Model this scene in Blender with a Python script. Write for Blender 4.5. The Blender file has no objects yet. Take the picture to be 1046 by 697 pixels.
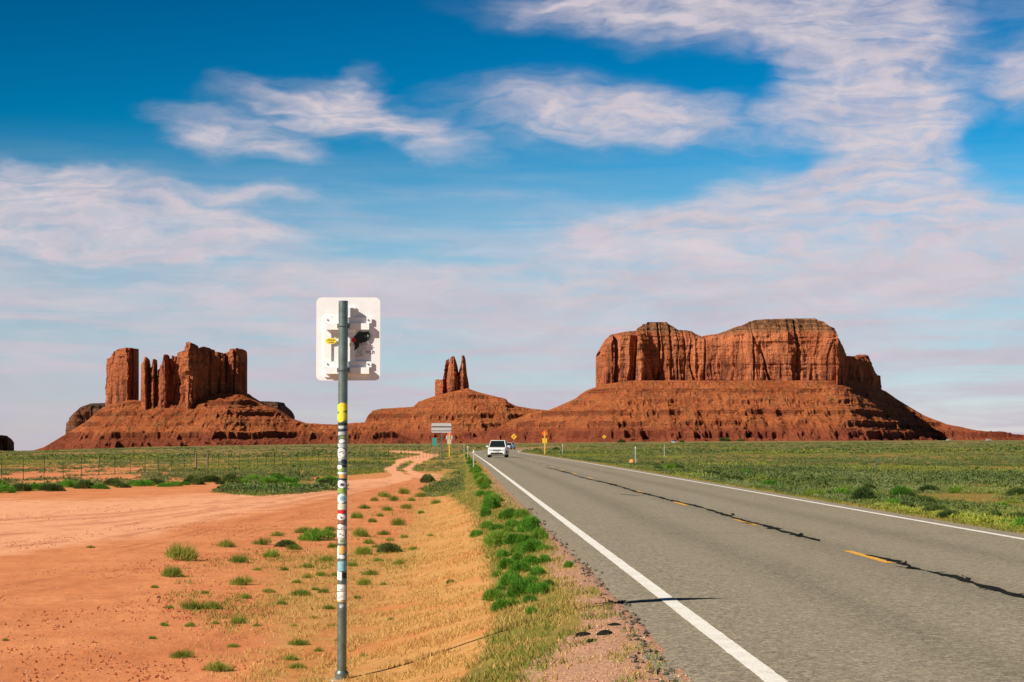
import bpy, math, random
import numpy as np
from mathutils import Vector, Matrix

R = math.radians
scene = bpy.context.scene
COL = scene.collection
rng = np.random.default_rng(7)
random.seed(7)

# ------------------------------------------------------------------ camera, sky, sun, exposure
F = 2100.0          # focal length in photo pixels (1046 wide)
EYE = 1.65
PITCH = math.atan((450 - 348.5) / F)
cam = bpy.data.objects.new('camera', bpy.data.cameras.new('camera'))
COL.objects.link(cam)
cam.location = (0, 0, EYE)
cam.rotation_euler = (R(90) + PITCH, 0, 0)
cam.data.sensor_width = 36
cam.data.lens = F / 1046 * 36
cam.data.clip_start = 0.1
cam.data.clip_end = 60000
scene.camera = cam

SUN_AZ, SUN_EL = 59.0, 36.0      # degrees left of straight-behind, and elevation
sdir = Vector((-math.cos(R(SUN_EL)) * math.sin(R(SUN_AZ)), -math.cos(R(SUN_EL)) * math.cos(R(SUN_AZ)), math.sin(R(SUN_EL))))
sun = bpy.data.objects.new('sun', bpy.data.lights.new('sun', 'SUN'))
COL.objects.link(sun)
sun.rotation_euler = sdir.to_track_quat('Z', 'Y').to_euler()
sun.data.energy = 5.0
sun.data.angle = R(0.5)
sun.data.color = (1.0, 0.92, 0.79)

world = bpy.data.worlds.new('World')
scene.world = world
world.use_nodes = True
WT = world.node_tree
WT.nodes.clear()


class NT:
    """tiny node helper"""
    def __init__(s, tree): s.t = tree
    def n(s, kind, **kw):
        nd = s.t.nodes.new(kind)
        for k, v in kw.items(): setattr(nd, k, v)
        return nd
    def put(s, sock, v):
        if isinstance(v, bpy.types.NodeSocket): s.t.links.new(v, sock)
        elif v is not None: sock.default_value = v
    def math(s, op, a, b=None, c=None, clamp=False):
        nd = s.n('ShaderNodeMath', operation=op, use_clamp=clamp)
        s.put(nd.inputs[0], a); s.put(nd.inputs[1], b)
        if c is not None: s.put(nd.inputs[2], c)
        return nd.outputs[0]
    def vmath(s, op, a, b=None):
        nd = s.n('ShaderNodeVectorMath', operation=op)
        s.put(nd.inputs[0], a); s.put(nd.inputs[1], b)
        return nd.outputs[0]
    def mix(s, f, a, b, blend='MIX'):
        nd = s.n('ShaderNodeMix', data_type='RGBA', blend_type=blend)
        s.put(nd.inputs[0], f)
        s.put(nd.inputs[6], a if isinstance(a, bpy.types.NodeSocket) else (*a, 1)[:4])
        s.put(nd.inputs[7], b if isinstance(b, bpy.types.NodeSocket) else (*b, 1)[:4])
        return nd.outputs[2]
    def noise(s, vec, scale, detail=4, rough=0.55, dist=0.0):
        nd = s.n('ShaderNodeTexNoise')
        s.put(nd.inputs['Vector'], vec); nd.inputs['Scale'].default_value = scale
        nd.inputs['Detail'].default_value = detail; nd.inputs['Roughness'].default_value = rough
        nd.inputs['Distortion'].default_value = dist
        return nd.outputs[0]
    def map(s, v, a, b, c=0.0, d=1.0, smooth=False):
        nd = s.n('ShaderNodeMapRange', interpolation_type='SMOOTHSTEP' if smooth else 'LINEAR')
        s.put(nd.inputs[0], v)
        for i, x in enumerate((a, b, c, d)): s.put(nd.inputs[i + 1], x)
        return nd.outputs[0]
    def scalev(s, vec, sc, loc=(0, 0, 0), rot=(0, 0, 0), kind='POINT'):
        nd = s.n('ShaderNodeMapping', vector_type=kind)
        s.put(nd.inputs[0], vec)
        nd.inputs[1].default_value = loc; nd.inputs[2].default_value = rot; nd.inputs[3].default_value = sc
        return nd.outputs[0]
    def comb(s, x, y, z=0.0):
        nd = s.n('ShaderNodeCombineXYZ')
        s.put(nd.inputs[0], x); s.put(nd.inputs[1], y); s.put(nd.inputs[2], z)
        return nd.outputs[0]
    def sep(s, v):
        nd = s.n('ShaderNodeSeparateXYZ'); s.put(nd.inputs[0], v); return nd.outputs


w = NT(WT)
sky = w.n('ShaderNodeTexSky', sky_type='NISHITA')
sky.sun_disc = False
sky.sun_elevation = R(SUN_EL)
sky.sun_rotation = R(180 + SUN_AZ)
sky.altitude = 1600
sky.air_density = 1.0
sky.dust_density = 0.6
sky.ozone_density = 2.5
tc = w.n('ShaderNodeTexCoord')
d = w.sep(tc.outputs['Generated'])
az = w.math('ARCTAN2', d[0], d[1])
el = w.math('ARCSINE', d[2])
# world direction in a compass chart: U grows to the east (right), V grows downwards, one unit = 1/21 rad
U = w.math('MULTIPLY_ADD', az, 21.0, 5.23)
V = w.math('MULTIPLY_ADD', el, -21.0, 4.5)
UV = w.comb(U, V, 0)
# warp for wispy edges
wn = w.n('ShaderNodeTexNoise'); w.put(wn.inputs['Vector'], w.scalev(UV, (0.75, 1.9, 1))); wn.inputs['Scale'].default_value = 1.1
wn.inputs['Detail'].default_value = 5; wn.inputs['Roughness'].default_value = 0.5
wv = w.vmath('MULTIPLY', w.vmath('SUBTRACT', wn.outputs['Color'], (0.5, 0.5, 0.5)), (1.5, 0.62, 0))
UVw = w.vmath('ADD', UV, wv)
CLOUDS = [  # centre u, v, half-width, half-height, tilt (deg), weight
    (0.70, 2.33, 2.8, 0.36, 3, 4.0), (-1.5, 2.2, 2.0, 0.5, 0, 1.2), (0.55, 1.90, 1.7, 0.30, 2, 1.1), (2.5, 2.07, 1.5, 0.17, 2, 0.8),
    (2.45, 1.50, 1.15, 0.28, 14, .95), (3.2, 1.15, 1.35, 0.40, 5, 1.0), (3.6, 1.0, 0.5, 0.45, -30, .6), (4.25, 1.38, 1.2, 0.22, 18, .8),
    (5.7, 1.15, 1.8, 0.50, 2, .8), (6.6, 1.25, 1.1, 0.35, 0, .6),
    (7.1, 0.15, 2.2, 0.55, 6, 1.15), (5.6, 0.1, 1.4, 0.25, 0, .45), (9.0, 0.45, 1.25, 0.95, 0, 1.25), (8.9, 1.25, 1.3, 0.8, 20, 1.25), (9.25, 2.05, 1.3, 0.9, 30, 1.2),
    (8.0, 1.98, 1.1, 0.36, 0, 1.25), (7.4, 1.35, 1.2, 0.4, 0, .55), (10.5, 0.9, 1.0, 0.5, -10, .85), (10.6, 0.2, 1.2, 0.4, 0, .35),
    (6.6, 2.35, 1.6, 0.35, 0, 1.1), (8.2, 2.65, 3.2, 0.65, 0, 1.1), (3.2, 3.0, 4.6, 0.45, -2, .95), (5.2, 2.0, 2.3, 0.2, 0, .3),
    (10.2, 2.5, 1.6, 0.6, 0, .7), (1.0, 3.75, 3.0, 0.5, 0, .55), (7.5, 3.4, 5.0, 0.8, 0, .8), (2.9, 4.0, 1.3, .3, 0, .35),
    (13, 1.5, 3, .8, 10, 1), (-5, 0.5, 3, .6, 0, 1), (-8, 3, 4, .5, 0, 1), (18, 3, 5, .7, 0, 1)]
acc = None
for (cx, cy, rx, ry, an, wt) in CLOUDS:
    g = w.n('ShaderNodeTexGradient', gradient_type='SPHERICAL')
    w.put(g.inputs[0], w.scalev(UVw, (rx, ry, 1), (cx, cy, 0), (0, 0, R(an)), 'TEXTURE'))
    term = w.math('MULTIPLY', g.outputs[1], wt)
    acc = term if acc is None else w.math('ADD', acc, term)
# streaks and fine structure
fib1 = w.noise(w.scalev(UVw, (0.8, 5.5, 1), rot=(0, 0, R(-14))), 2.0, 6, 0.52, 0.0)
fib2 = w.noise(w.scalev(UVw, (1.3, 3.0, 1), rot=(0, 0, R(28))), 2.0, 7, 0.55, 0.0)
puff = w.noise(UV, 1.6, 8, 0.6, 0.0)
fine = w.math('MULTIPLY_ADD', fib1, .42, w.math('MULTIPLY_ADD', fib2, .28, w.math('MULTIPLY', puff, .30)))
streak = w.noise(w.scalev(UV, (0.28, 3.2, 1), rot=(0, 0, R(-3))), 1.6, 6, 0.55, 0.5)
gen = w.math('MULTIPLY', w.map(w.noise(w.scalev(UV, (.25, .6, 1)), .9, 4), .55, .8), w.map(V, -1, -4, 0, .2))   # clouds elsewhere in the sky
acc = w.math('ADD', acc, gen)
body = w.map(acc, 0.0, 0.9, 0, 1, True)
thin_ = w.map(fine, .38, .60, 0.18, 1.35)
dens = w.math('MULTIPLY', body, w.math('ADD', w.math('MULTIPLY', thin_, .78), w.math('MULTIPLY', body, .35)))
dens = w.map(dens, 0.0, 1.25, 0, 1, False)
# low veil that thickens towards the horizon
veil = w.map(V, 1.2, 3.4, 0.0, 0.95, True)
veil = w.math('MULTIPLY', veil, w.map(streak, 0.38, 0.60, 0.62, 1.0))
tot = w.math('SUBTRACT', 1.0, w.math('MULTIPLY', w.math('SUBTRACT', 1.0, w.math('MULTIPLY', dens, 0.95)), w.math('SUBTRACT', 1.0, veil)))
hs = w.n('ShaderNodeHueSaturation'); hs.inputs['Saturation'].default_value = 1.55
w.put(hs.inputs['Color'], sky.outputs[0])
tint = w.mix(1.0, hs.outputs[0], w.mix(w.map(V, 4.7, 2.6, 0, 1, True), (0.8, 0.70, .88), (0.01, 0.92, 0.94)), 'MULTIPLY')
# darker, deeper blue away from the horizon
up = w.math('MULTIPLY', w.map(V, 4.5, -0.5, 1.25, 0.56), w.map(V, 0.0, -5.0, 1.0, 0.2))
left = w.map(U, -1, 9, .80, 1.15)
tint = w.mix(1.0, tint, w.comb(w.math('MULTIPLY', up, left), w.math('MULTIPLY', up, left), w.math('MULTIPLY', up, left)), 'MULTIPLY')
cshade = w.noise(w.scalev(UVw, (.6, 2.2, 1)), 1.7, 6, .6)
cloudcol = w.mix(w.map(cshade, .3, .7), (5.0, 4.55, 5.2), (6.3, 5.6, 5.95))
cloudcol = w.mix(w.map(V, 2.4, 4.6, 0, .8), cloudcol, (4.4, 4.15, 4.9))
skycol = w.mix(tot, tint, cloudcol)
bg = w.n('ShaderNodeBackground'); w.put(bg.inputs[0], skycol); bg.inputs[1].default_value = 0.082
out = w.n('ShaderNodeOutputWorld'); WT.links.new(bg.outputs[0], out.inputs[0])

vs = scene.view_settings
vs.view_transform = 'Standard'; vs.look = 'None'; vs.gamma = 1; vs.exposure = 0.48; vs.use_curve_mapping = False


# ------------------------------------------------------------------ numeric helpers
def sst(x, a, b):
    t = np.clip((np.asarray(x, float) - a) / (b - a), 0, 1)
    return t * t * (3 - 2 * t)

def _hash(ix, iy, iz, seed):
    h = (ix.astype(np.int64) * 374761393 + iy.astype(np.int64) * 668265263 + iz.astype(np.int64) * 2147483647 + seed * 974634777) & 0xFFFFFFFF
    h = ((h ^ (h >> 13)) * 1274126177) & 0xFFFFFFFF
    h = ((h ^ (h >> 16)) * 2246822519) & 0xFFFFFFFF
    return ((h ^ (h >> 15)) & 0xFFFFFF) / float(0xFFFFFF)

def vnoise(x, y=0.0, z=0.0, seed=0):
    x, y, z = np.broadcast_arrays(np.asarray(x, float), np.asarray(y, float), np.asarray(z, float))
    ix, iy, iz = np.floor(x), np.floor(y), np.floor(z)
    fx, fy, fz = x - ix, y - iy, z - iz
    fx, fy, fz = fx * fx * (3 - 2 * fx), fy * fy * (3 - 2 * fy), fz * fz * (3 - 2 * fz)
    r = 0
    for a in (0, 1):
        for b in (0, 1):
            for c in (0, 1):
                r = r + _hash(ix + a, iy + b, iz + c, seed) * (fx if a else 1 - fx) * (fy if b else 1 - fy) * (fz if c else 1 - fz)
    return r

def fbm(x, y=0.0, z=0.0, oct=4, seed=0, g=0.5):
    r = 0; a = 1; s = 0; f = 1
    for o in range(oct):
        r = r + a * vnoise(np.asarray(x) * f, np.asarray(y) * f, np.asarray(z) * f, seed + o * 17); s += a; a *= g; f *= 2.03
    return r / s

def ridged(x, y=0.0, z=0.0, oct=3, seed=0):
    r = 0; a = 1; s = 0; f = 1
    for o in range(oct):
        r = r + a * (1 - np.abs(2 * vnoise(np.asarray(x) * f, np.asarray(y) * f, np.asarray(z) * f, seed + o * 17) - 1)); s += a; a *= 0.5; f *= 2.1
    return r / s

def ray(px, py):
    """direction (x, 1, z) of the view ray through a pixel of the photo"""
    u = (px - 523) / F; v = (348.5 - py) / F
    c, s = math.cos(PITCH), math.sin(PITCH)
    fy = c - v * s; fz = s + v * c
    return u / fy, fz / fy

def pt(px, py, Y):
    a, b = ray(px, py)
    return Vector((a * Y, Y, EYE + b * Y))

# ------------------------------------------------------------------ terrain function
W = 7.25
def road_x(Y):          # the left white edge line
    Y = np.asarray(Y, float)
    return 2.17 - 0.0262 * Y + 0.0003 * np.clip(Y - 300, 0, 400) ** 2 + 0.24 * np.clip(Y - 700, 0, None)

YB_X = np.array([-900, -200, 0, 45, 150, 330, 500, 560, 700, 1046, 1500, 2500]) * 1.0
YB_V = np.array([462, 462, 461, 460, 456.5, 453.2, 452.6, 452, 450.6, 449.3, 449, 449])

def base_row(px): return np.interp(px, YB_X, YB_V)

def terrain(X, Y, road=False):
    X = np.asarray(X, float); Y = np.asarray(Y, float)
    px = 523 + F * X / np.maximum(Y, 60)
    s = X - road_x(np.maximum(Y, 0))
    left = -0.62 * sst(-s, 0.45, 3.6) - 0.02 * sst(-s, 4, 20)
    right = -0.28 * sst(s, W + 0.6, W + 4)
    z = left + right
    near = (1 - sst(Y, 200, 900))
    side = sst(-s, 0.5, 2.5) + sst(s, W + .6, W + 3)
    z = z * (near * .9 + .1)
    z = z + side * 0.10 * (fbm(X / 5, Y / 7, 0, 3, 5) - .5) * sst(np.hypot(X, Y), 2, 30)
    z = z + side * 0.035 * (fbm(X / 0.9, Y / 1.2, 0, 3, 9) - .5)
    z = z + side * sst(Y, 150, 900) * 1.6 * (fbm(X / 60, Y / 90, 0, 3, 31) - .5)
    z = z + 0.45 * sst(Y, 430, 640)
    z = z - (base_row(px) - 450) / F * np.clip(Y - 150, 0, None)
    return z

def gnd(px, py):
    """where the photo's ray through (px, py) meets the terrain"""
    a, b = ray(px, py)
    Ys = 8 * (1.004 ** np.arange(1800))
    h = EYE + b * Ys - terrain(a * Ys, Ys)
    i = np.argmax(h < 0)
    if i == 0: i = len(Ys) - 1
    y0, y1, h0, h1 = Ys[i - 1], Ys[i], h[i - 1], h[i]
    t = h0 / (h0 - h1) if h0 != h1 else 0
    Y = y0 + (y1 - y0) * t
    X = a * Y
    return Vector((X, Y, float(terrain(X, Y))))

# ------------------------------------------------------------------ mesh helpers
def tag(o, label=None, cat=None, group=None, kind=None):
    if label: o['label'] = label
    if cat: o['category'] = cat
    if group: o['group'] = group
    if kind: o['kind'] = kind
    return o

def link(o, parent=None):
    COL.objects.link(o)
    if parent: o.parent = parent
    return o

def empty(name, loc=(0, 0, 0), rz=0.0):
    o = bpy.data.objects.new(name, None); COL.objects.link(o)
    o.location = loc; o.rotation_euler = (0, 0, rz); o.empty_display_size = .2
    return o

def np_mesh(name, verts, faces, mat, parent=None, smooth=False, attrs=None, mats=None, fmat=None):
    """faces: (n,k) int array, all same size"""
    me = bpy.data.meshes.new(name)
    verts = np.asarray(verts, np.float32); faces = np.asarray(faces, np.int32)
    k = faces.shape[1]
    me.vertices.add(len(verts)); me.vertices.foreach_set('co', verts.ravel())
    me.loops.add(faces.size); me.loops.foreach_set('vertex_index', faces.ravel())
    me.polygons.add(len(faces)); me.polygons.foreach_set('loop_start', np.arange(0, faces.size, k, dtype=np.int32))
    try: me.polygons.foreach_set('loop_total', np.full(len(faces), k, np.int32))
    except Exception: pass
    me.update(calc_edges=True)
    me.polygons.foreach_set('use_smooth', np.full(len(faces), smooth))
    for an, av in (attrs or {}).items():
        av = np.asarray(av, np.float32)
        at = me.color_attributes.new(an, 'FLOAT_COLOR', 'POINT')
        if av.shape[1] == 3: av = np.hstack([av, np.ones((len(av), 1), np.float32)])
        at.data.foreach_set('color', av.ravel())
    for m in (mats or [mat]): me.materials.append(m)
    if fmat is not None: me.polygons.foreach_set('material_index', np.asarray(fmat, np.int32))
    me.validate()
    return link(bpy.data.objects.new(name, me), parent)

class MB:
    """collects shapes, then builds them as one mesh"""
    def __init__(s): s.v = []; s.f = []
    def add(s, vs, fs, M=None):
        k = len(s.v)
        s.v += [(M @ Vector(p)) if M else Vector(p) for p in vs]
        s.f += [tuple(i + k for i in f) for f in fs]
        return s
    def box(s, c, size, M=None, ch=0.0):
        x, y, z = [q / 2 for q in size]
        if ch <= 0:
            vs = [(c[0] + a * x, c[1] + b * y, c[2] + e * z) for a in (-1, 1) for b in (-1, 1) for e in (-1, 1)]
            return s.add(vs, [(0, 1, 3, 2), (4, 6, 7, 5), (0, 4, 5, 1), (2, 3, 7, 6), (0, 2, 6, 4), (1, 5, 7, 3)], M)
        return s.rrect(c, size, ch, M)
    def rrect(s, c, size, r, M=None, axis='Y', n=4):
        """rounded rectangle plate; thin along axis"""
        x, y, z = [q / 2 for q in size]
        ring = []
        if axis == 'Y': A, B, T = x, z, y
        elif axis == 'Z': A, B, T = x, y, z
        else: A, B, T = y, z, x
        for (sx, sy, a0) in ((1, 1, 0), (-1, 1, 90), (-1, -1, 180), (1, -1, 270)):
            for i in range(n + 1):
                a = R(a0 + 90 * i / n)
                ring.append((sx * (A - r) + r * math.cos(a), sy * (B - r) + r * math.sin(a)))
        m = len(ring); vs = []
        for t in (-T, T):
            for (p, q) in ring:
                P = (p, t, q) if axis == 'Y' else ((p, q, t) if axis == 'Z' else (t, p, q))
                vs.append((c[0] + P[0], c[1] + P[1], c[2] + P[2]))
        fs = [tuple(range(m)), tuple(range(2 * m - 1, m - 1, -1))]
        fs += [(i, (i + 1) % m, m + (i + 1) % m, m + i) for i in range(m)]
        return s.add(vs, fs, M)
    def cyl(s, p, q, r, r2=None, n=16, M=None, caps=True):
        p, q = Vector(p), Vector(q); r2 = r if r2 is None else r2
        dz = (q - p).normalized(); a = dz.orthogonal().normalized(); b = dz.cross(a)
        vs = []
        for (o, rr) in ((p, r), (q, r2)):
            for i in range(n):
                t = 2 * math.pi * i / n
                vs.append(o + a * rr * math.cos(t) + b * rr * math.sin(t))
        fs = [(i, (i + 1) % n, n + (i + 1) % n, n + i) for i in range(n)]
        if caps: fs += [tuple(range(n - 1, -1, -1)), tuple(range(n, 2 * n))]
        return s.add(vs, fs, M)
    def build(s, name, mat, parent=None, smooth=False, auto=True):
        me = bpy.data.meshes.new(name)
        me.from_pydata([tuple(p) for p in s.v], [], s.f); me.update()
        import bmesh
        bm = bmesh.new(); bm.from_mesh(me); bmesh.ops.recalc_face_normals(bm, faces=bm.faces); bm.to_mesh(me); bm.free()
        if smooth:
            me.polygons.foreach_set('use_smooth', [True] * len(me.polygons))
            if auto:
                try: me.set_sharp_from_angle(angle=R(35))
                except Exception: pass
        me.materials.append(mat)
        return link(bpy.data.objects.new(name, me), parent)

# ------------------------------------------------------------------ materials
def new_mat(name, rough=0.8, spec=0.3, metal=0.0):
    m = bpy.data.materials.new(name); m.use_nodes = True
    t = NT(m.node_tree); m.node_tree.nodes.clear()
    b = t.n('ShaderNodeBsdfPrincipled'); o = t.n('ShaderNodeOutputMaterial')
    m.node_tree.links.new(b.outputs[0], o.inputs[0])
    b.inputs['Roughness'].default_value = rough; b.inputs['Specular IOR Level'].default_value = spec; b.inputs['Metallic'].default_value = metal
    return m, t, b

def bump(t, b, h, dist, strength=1.0):
    nd = t.n('ShaderNodeBump'); nd.inputs['Strength'].default_value = strength; nd.inputs['Distance'].default_value = dist
    t.put(nd.inputs['Height'], h); t.t.links.new(nd.outputs[0], b.inputs['Normal'])

def paint(name, col, rough=0.5, spec=0.4, metal=0.0, var=0.12, scale=8.0, dirt=None):
    m, t, b = new_mat(name, rough, spec, metal)
    co = t.n('ShaderNodeTexCoord').outputs['Object']
    n = t.noise(co, scale, 5, .6)
    c = t.mix(t.map(n, .3, .7), tuple(x * (1 - var) for x in col), tuple(min(1, x * (1 + var)) for x in col))
    if dirt:
        c = t.mix(t.map(t.noise(co, scale * 2.3, 6, .65), .55, .8, 0, .7), c, dirt)
    t.put(b.inputs['Base Color'], c)
    return m

def geo_pos(t): return t.n('ShaderNodeNewGeometry').outputs['Position']

# --- sandstone: colour follows the strata and old stains of the rock, plus painted cloud shade
def rock_mat(name, kind, zlo, zhi, tint=None):
    m, t, b = new_mat(name, 0.92, 0.12)
    P = geo_pos(t); xyz = t.sep(P)
    zrel = t.map(xyz[2], zlo, zhi)
    warpz = t.math('MULTIPLY_ADD', t.noise(P, 0.008, 4), 10.0, xyz[2])
    strata = t.noise(t.comb(0, 0, warpz), 0.22 if kind != 'cliff' else 0.12, 5, .7)
    big = t.noise(P, 0.012, 5, .6)
    small = t.noise(P, 0.09, 6, .65)
    if kind == 'cliff':
        base = t.mix(t.map(big, .35, .65), (0.50, 0.140, 0.054), (0.72, 0.245, 0.105))
        base = t.mix(t.map(strata, .45, .7, 0, .4), base, (0.36, 0.095, 0.04))
        base = t.mix(t.map(t.noise(t.scalev(P, (.035, .035, .012)), 1, 6, .65, .8), .52, .64, 0, .6), base, (0.20, 0.062, 0.036))
        # desert varnish: long dark streaks running down the face
        vs_ = t.noise(t.scalev(P, (0.075, 0.075, 0.008)), 1.0, 6, .65, .3)
        base = t.mix(t.math('MULTIPLY', t.map(vs_, .47, .62, 0, .85), t.map(zrel, .05, .62, 1.0, .25)), base, (0.10, 0.036, 0.027))
        vs2 = t.noise(t.scalev(P, (0.25, 0.25, 0.02)), 1.0, 5, .6)
        base = t.mix(t.math('MULTIPLY', t.map(vs2, .53, .66, 0, .7), t.map(zrel, .1, .5, 1.0, .1)), base, (0.13, 0.045, 0.03))
        thin = t.noise(t.comb(0, 0, t.math('MULTIPLY_ADD', t.noise(P, 0.02, 4), 6.0, xyz[2])), 0.30, 3, .6)
        base = t.mix(t.map(thin, .56, .66, 0, .45), base, (0.19, 0.06, 0.036))
        # caprock: greyer, scrub covered
        base = t.mix(t.map(t.math('ADD', zrel, t.math('MULTIPLY', t.math('SUBTRACT', big, .5), .12)), .74, .84, 0, .82, True), base, t.mix(t.map(t.math('MULTIPLY_ADD', thin, .6, t.math('MULTIPLY', small, .4)), .46, .54), (0.36, 0.17, 0.08), (0.055, 0.040, 0.024)))
    else:
        base = t.mix(t.map(big, .35, .65), (0.38, 0.092, 0.030), (0.56, 0.165, 0.055))
        base = t.mix(t.map(strata, .50, .64, 0, .6), base, (0.20, 0.048, 0.022))
        base = t.mix(t.map(small, .53, .63, 0, .65), base, (0.50, 0.21, 0.085))
        base = t.mix(t.map(t.noise(P, .16, 5, .7), .53, .62, 0, .6), base, (0.15, 0.045, 0.024))
        base = t.mix(t.map(t.noise(P, 0.035, 5, .6), .52, .66, 0, .5), base, (0.23, 0.12, 0.045))
        nz = t.sep(t.n('ShaderNodeNewGeometry').outputs['True Normal'])[2]
        base = t.mix(t.map(nz, .58, .30, 0, .62), base, (0.15, 0.044, 0.024))      # bare ledge rock, darker than the sandy cover
        # lower shale slopes: deep red-brown, with cloud shade put into the tone too
        base = t.mix(t.map(zrel, .34, .16, 0, .8, True), base, t.mix(t.map(big, .4, .6), (0.20, 0.044, 0.024), (0.29, 0.075, 0.035)))
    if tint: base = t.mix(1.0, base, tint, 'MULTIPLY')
    t.put(b.inputs['Base Color'], base)
    if kind == 'cliff':
        h = t.math('ADD', t.noise(t.scalev(P, (0.16, 0.16, 0.022)), 1.0, 8, .66), t.math('MULTIPLY', t.noise(P, .22, 8, .68), .6))
        bump(t, b, h, 14.0, 1.0)
    else:
        h = t.math('ADD', t.noise(P, 0.07, 9, .7), t.math('MULTIPLY', strata, .8))
        bump(t, b, h, 16.0, 1.0)
    return m

def ground_material():
    m, t, b = new_mat('desert_ground', 0.95, 0.08)
    P = geo_pos(t)
    at = t.n('ShaderNodeAttribute', attribute_name='soil'); a = t.sep(at.outputs['Color'])
    at2 = t.n('ShaderNodeAttribute', attribute_name='soil_b'); a2 = t.sep(at2.outputs['Color'])
    n1 = t.noise(P, 0.6, 6, .62); n2 = t.noise(P, 4.0, 7, .65); n3 = t.noise(P, 30.0, 5, .7); n4 = t.noise(P, 0.08, 5, .6)
    nn = t.math('MULTIPLY_ADD', t.math('SUBTRACT', n1, .5), 1.1, t.math('MULTIPLY', t.math('SUBTRACT', n2, .5), .7))
    def msk(v, k=.5):
        return t.map(t.math('ADD', v, t.math('MULTIPLY', nn, k)), .34, .66, 0, 1, True)
    dirt = t.mix(t.map(n1, .3, .7), (0.54, 0.185, 0.074), (0.70, 0.275, 0.120))
    dirt = t.mix(t.map(n2, .48, .75, 0, .5), dirt, (0.42, 0.115, 0.042))
    dirt = t.mix(t.map(n3, .58, .75, 0, .45), dirt, (0.72, 0.33, 0.165))
    pale = t.mix(t.map(n2, .35, .65), (0.72, 0.315, 0.165), (0.84, 0.44, 0.26))
    c = t.mix(t.math('MULTIPLY', msk(a[0]), .85), dirt, pale)                       # driven track, paler
    c = t.mix(t.math('MULTIPLY', a2[2], t.map(n2, .35, .6, .3, .9)), c, (0.36, 0.115, 0.05))      # tyre ruts
    # drag marks along the track
    rut = t.noise(t.scalev(P, (0.9, 0.22, 1), rot=(0, 0, R(62))), 1.6, 5, .6)
    c = t.mix(t.map(rut, .54, .7, 0, .38), c, (0.40, 0.125, 0.055))
    gold = t.mix(t.map(n2, .35, .68), (0.42, 0.200, 0.058), (0.64, 0.365, 0.135))
    gold = t.mix(t.map(n1, .48, .66, 0, .7), gold, (0.53, 0.175, 0.055))
    gold = t.mix(t.map(n2, .54, .68, 0, .55), gold, (0.26, 0.125, 0.035))
    c = t.mix(t.math('MULTIPLY', msk(a[1]), .9), c, gold)                            # dry grass litter
    grn = t.mix(t.map(n2, .35, .65), (0.115, 0.115, 0.028), (0.25, 0.20, 0.045))
    c = t.mix(t.math('MULTIPLY', msk(a[2], .7), .85), c, grn)                          # low green cover
    grav = t.mix(t.map(n3, .35, .7), (0.26, 0.135, 0.085), (0.62, 0.36, 0.24))
    grav = t.mix(t.map(n2, .55, .7, 0, .5), grav, (0.52, 0.22, 0.11))
    c = t.mix(msk(a2[0], .3), c, grav)                                                 # shoulder gravel
    # sagebrush plain seen from far off
    farm = t.mix(t.map(n4, .35, .65), (0.135, 0.125, 0.05), (0.21, 0.17, 0.065))
    farm = t.mix(t.map(t.noise(t.scalev(P, (1, .35, 1)), .05, 5, .6), .56, .66, 0, .8), farm, (0.48, 0.19, 0.075))
    c = t.mix(t.math('MULTIPLY', a2[1], .8), c, farm)
    t.put(b.inputs['Base Color'], c)
    # pebbles and trampled surface
    vor = t.n('ShaderNodeTexVoronoi'); t.put(vor.inputs['Vector'], P); vor.inputs['Scale'].default_value = 22
    h = t.math('ADD', t.math('MULTIPLY', n2, .5), t.math('MULTIPLY', n3, .15))
    h = t.math('ADD', h, t.math('MULTIPLY', t.map(vor.outputs['Distance'], .0, .35, .12, 0), t.map(n1, .4, .7)))
    h = t.math('ADD', h, t.math('MULTIPLY', rut, .35))
    bump(t, b, h, 0.09, .8)
    return m

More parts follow.
